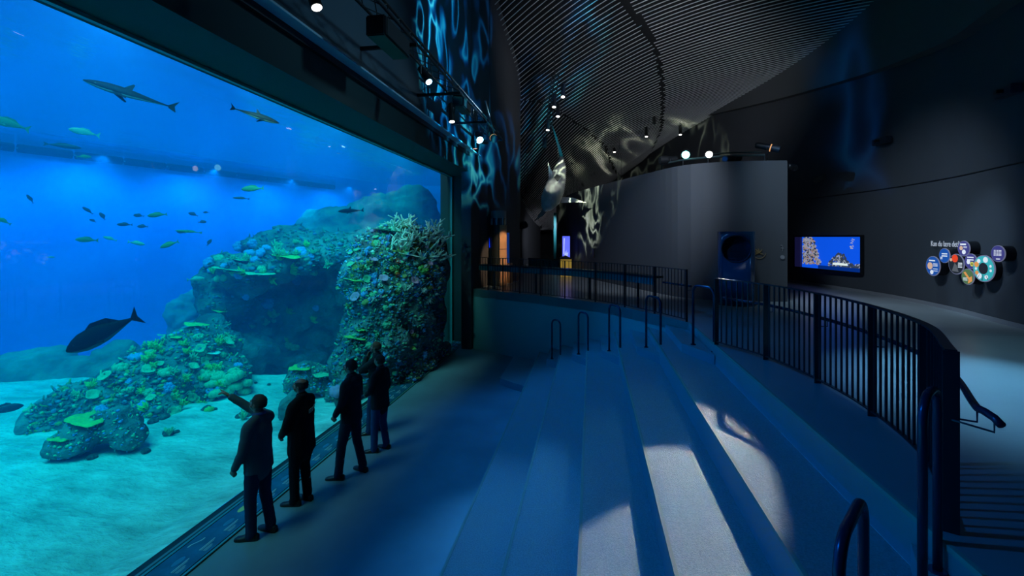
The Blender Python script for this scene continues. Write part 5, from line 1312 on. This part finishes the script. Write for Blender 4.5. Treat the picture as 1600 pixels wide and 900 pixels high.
def person(loc, yaw, label, hgt=1.76, coat=(.02, .025, .03), trouser=(.02, .03, .06), hair=(.03, .025, .02), hairlen=0, arms=None, head_yaw=0, head_tilt=0, legs=None, hem=.80, stripe=False, bald=False, lean=0, hood=False, collar=None, girth=1.0):
    root = thing('person', label, 'person', loc, yaw); k = hgt / 1.76; root.scale = (k, k, k)
    hipz = .93
    # legs: foot positions (x, y, yaw)
    legs = legs or ((-.11, .02, .15), (.11, -.04, -.2))
    body = []; trs = [('b', V(0, 0, .96), (.165 * girth, .115 * girth, .12))]; shoes = []
    for sx, (fx, fy, fa) in zip((-1, 1), legs):
        hip = V(sx * .085, 0, hipz); ank = V(fx, fy - .01, .09); kn = (hip + ank) / 2 + V(0, .03, .0); kn.z = .50
        body += [('t', [hip, (hip + kn) / 2, kn, kn * .55 + ank * .45 + V(0, -.015, 0), ank], [.080, .068, .052, .050, .036])]
        trs += [('t', [hip, (hip + kn) / 2, kn, (kn + ank) / 2, ank + V(0, 0, .0), ank + V(0, .015, -.035)], [.100 * girth, .088 * girth, .072, .066, .064, .066])]
        fd = V(math.sin(-fa), math.cos(-fa), 0)
        body += [('t', [ank - fd * .03 - V(0, 0, .03), ank + fd * .06 - V(0, 0, .05)], [.03, .03])]
        shoes.append((ank, fd))
    # torso
    body += [('t', [V(0, 0, .90), V(0, 0, 1.05), V(0, .01, 1.25), V(0, 0, 1.40), V(0, -.01, 1.47)], [(.10, .155), (.095, .135), (.115, .165), (.09, .15), (.06, .08)], (0, 1, 0))]
    body += [('t', [V(0, -.01, 1.44), V(0, .0, 1.53), V(0, .01, 1.60)], [.058, .055, .055])]
    # arms
    A = arms or {}
    sh = {s: V(s * .175, -.005, 1.42) for s in (-1, 1)}; coat_items = []; hands = []
    for s in (-1, 1):
        el, wr, up, curl, pt = A.get(s, (V(s * .235, -.03, 1.14), V(s * .225, .06, .90), V(s, 0, 0), .45, False))
        body += [('t', [sh[s], (sh[s] + el) / 2, el, (el + wr) / 2, wr], [.048, .044, .036, .034, .026])]
        body += hand_items(wr, wr - el, up, curl, pt, side=1 if A.get('flip%d' % s) else s)
        cuff = wr - (wr - el).normalized() * .015
        coat_items += [('t', [sh[s], (sh[s] + el) / 2, el, (el + wr) / 2, cuff], [.074, .066, .056, .051, .047])]
    hm = Matrix.Rotation(head_yaw, 3, 'Z') @ Matrix.Rotation(head_tilt, 3, 'X'); hc = V(0, .015, 1.575)
    def hp(x, y, z): return hc + hm @ V(x, y, z)
    R3 = hm
    body += [('b', hp(0, -.008, .085), (.069, .088, .088), R3), ('b', hp(0, .030, .035), (.052, .062, .066), R3), ('b', hp(0, .062, .002), (.028, .026, .022), R3),
             ('t', [hp(0, .088, .085), hp(0, .108, .055), hp(0, .104, .048)], [.009, .014, .010]),
             ('b', hp(0, .086, .098), (.040, .014, .010), R3), ('b', hp(0, .088, .022), (.024, .012, .007), R3), ('b', hp(0, .086, .010), (.022, .011, .007), R3)]
    for s in (-1, 1): body += [('b', hp(s * .076, .0, .062), (.008, .020, .030), R3), ('b', hp(s * .038, .062, .040), (.024, .02, .02), R3)]
    blob_mesh('body', body, SKIN, .0075, root, 1)
    bo = root.children[0]
    for s in (-1, 1):
        bm = NB(); ball(bm, hp(s * .029, .070, .078), .011, 2); obj('eye', bm, mat('eye_white', (.5, .5, .5), .3), root, smooth=True)
    # coat
    g = girth
    ct = [('t', [V(0, -.005, hem), V(0, 0, hem + .12), V(0, .005, 1.08), V(0, .01, 1.26), V(0, 0, 1.38), V(0, -.01, 1.455)],
           [(.145 * g, .200 * g), (.142 * g, .192 * g), (.135 * g, .182 * g), (.140 * g, .198 * g), (.115, .185), (.072, .098)], (0, 1, 0)),
          ('t', [V(0, -.012, 1.44), V(0, -.006, 1.522)], [.082, .072]), ('t', [V(-.165, -.005, 1.425), V(-.07, -.012, 1.470), V(.07, -.012, 1.470), V(.165, -.005, 1.425)], [.070, .062, .062, .070])] + coat_items
    if hood: ct += [('b', V(0, -.085, 1.45), (.13, .07, .075))]
    CM = mat('coat_%s' % label[:12].replace(' ', '_'), coat, .8, spec=.2); TM = mat('trouser_%s' % label[:12].replace(' ', '_'), trouser, .85, spec=.2); HM = mat('hair_%s' % label[:12].replace(' ', '_'), hair, .7, bump=.8, bscale=120)
    blob_mesh('jacket', ct, CM, .013, root, 2, .006, 9)
    blob_mesh('trousers', trs, TM, .013, root, 2, .005, 10)
    for ank, fd in shoes:
        bm = NB(); a = ank + V(0, 0, -.09); sd = fd.cross(V(0, 0, 1)); rings = []
        prof = [(-.085, .030, .075), (-.06, .038, .085), (0, .040, .085), (.06, .044, .065), (.12, .048, .05), (.17, .042, .042), (.195, .024, .030)]
        for t, wd, hh in prof:
            rings.append([bm.verts.new(a + fd * t + sd * (wd * x) + V(0, 0, max(.0, z) * hh)) for x, z in ((-1, 0), (-1.05, .35), (-.75, .85), (0, 1), (.75, .85), (1.05, .35), (1, 0))])
        for P, Q in zip(rings, rings[1:]):
            for j in range(7): bm.faces.new((P[j], P[(j + 1) % 7], Q[(j + 1) % 7], Q[j]))
        bm.faces.new(rings[0][::-1]); bm.faces.new(rings[-1]); bmesh.ops.recalc_face_normals(bm, faces=bm.faces)
        obj('shoe', bm, mat('shoe_leather', (.02, .015, .012), .4), root, smooth=True)
    # hair cap following the skull, open at the face
    bm = NB(); ball(bm, (0, 0, 0), 1, 4)
    bmesh.ops.delete(bm, geom=[v for v in bm.verts if (v.co.y > .52 + .25 * max(0, v.co.z) and v.co.z < .68) or v.co.z < -.55 + (.25 if v.co.y > 0 else 0) or (bald and v.co.z > .55 and v.co.y > -.75)], context='VERTS')
    for v in bm.verts:
        n_ = 1 + .05 * noise.noise(v.co * 6) + (.05 if v.co.z > .3 else 0)
        v.co = hp(v.co.x * .0765 * n_, v.co.y * .096 * n_ - .012, v.co.z * .094 * n_ + .085)
    ho = obj('hair', bm, HM, root, smooth=True); sm = ho.modifiers.new('s', 'SOLIDIFY'); sm.thickness = .007; sm.offset = 0; bake(ho)
    # collar
    bm = NB(); ring_tube(bm, [V(.070 * math.sin(a), -.004 + .070 * math.cos(a), 1.522 - .018 * math.cos(a)) for a in [2 * PI * j / 24 for j in range(24)]], [(.020, .007)] * 24, 8, flat=(0, 0, 1), closed=True)
    obj('collar', bm, mat('collar_%s' % label[:12].replace(' ', '_'), collar or coat, .8), root, smooth=True)
    if stripe:
        bm = NB()
        for q in range(3): ring_tube(bm, [V(.17 - .03 * q, -.118 - .0 * q, 1.395 - .02 * q), V(.05, -.150, 1.345 - .022 * q), V(-.03, -.150, 1.33 - .022 * q)], .0045, 5)
        obj('reflective_stripe', bm, mat('stripe_grey', (.45, .55, .55), .4), root)
    return root
def ground(px, py): p = onz(px, py, 0); return (p.x, p.y, .0)
# local frame: +y = where the person faces, +x = the person's right-hand side
tow = PI / 2                                  # facing -X, straight at the glass
person(ground(404, 836), tow - .05, 'man in a grey-blue jacket and jeans pointing at the reef with one raised arm', 1.75, coat=(.07, .11, .13), trouser=(.015, .035, .08), hair=(.07, .04, .025),
       arms={1: (V(.17, .26, 1.50), V(.06, .47, 1.68), V(0, 0, 1), .75, True), -1: (V(-.245, .02, 1.13), V(-.20, .17, .90), V(-1, 0, 0), .5, False)}, head_yaw=.1, head_tilt=.10,
       legs=((-.10, .03, .3), (.11, -.08, -.1)), hem=.83, collar=(.03, .08, .25))
person(ground(471, 785), tow - .1, 'bald-crowned man in a long black coat with pale shoulder stripes', 1.74, coat=(.006, .007, .009), trouser=(.008, .01, .014), hair=(.03, .025, .02), bald=True, stripe=True,
       arms={1: (V(.23, .05, 1.15), V(.14, .19, 1.02), V(1, 0, 0), .8, False), -1: (V(-.24, .06, 1.14), V(-.16, .20, .98), V(-1, 0, 0), .8, False)}, legs=((-.09, .05, .25), (.09, -.02, -.1)), hem=.74, head_yaw=.2, girth=1.12)
person(ground(549, 742), tow - .05, 'man in a dark hooded jacket and jeans standing with feet apart', 1.80, coat=(.008, .016, .03), trouser=(.01, .03, .06), hair=(.012, .01, .01),
       arms={-1: (V(-.25, .01, 1.16), V(-.20, .15, .96), V(-1, 0, 0), .8, False), 1: (V(.25, .01, 1.16), V(.19, .14, .95), V(1, 0, 0), .8, False)}, legs=((-.17, .12, .2), (.15, -.10, -.3)), hem=.84, hood=True)
person(ground(594, 703), tow - .1, 'shorter dark-haired man in a dark coat and blue jeans, nearer of the close pair', 1.66, coat=(.008, .012, .018), trouser=(.02, .07, .18), hair=(.015, .012, .01),
       arms={-1: (V(-.23, .06, 1.15), V(-.14, .20, 1.05), V(-1, 0, 0), .8, False)}, legs=((-.12, .06, .3), (.10, -.06, -.1)), hem=.80, head_yaw=-.1, girth=1.06)
person(ground(588, 675), tow + .1, 'fair-haired man in a dark jacket holding a hand to his chin', 1.72, coat=(.015, .03, .035), trouser=(.02, .05, .12), hair=(.18, .10, .05),
       arms={-1: (V(-.21, .22, 1.24), V(-.055, .165, 1.465), V(0, 1, .2), .8, False), 1: (V(.21, .18, 1.16), V(-.02, .27, 1.18), V(0, 1, 0), .6, False)}, legs=((-.13, .10, .3), (.10, -.02, -.1)), hem=.86, head_yaw=.1, head_tilt=.05)
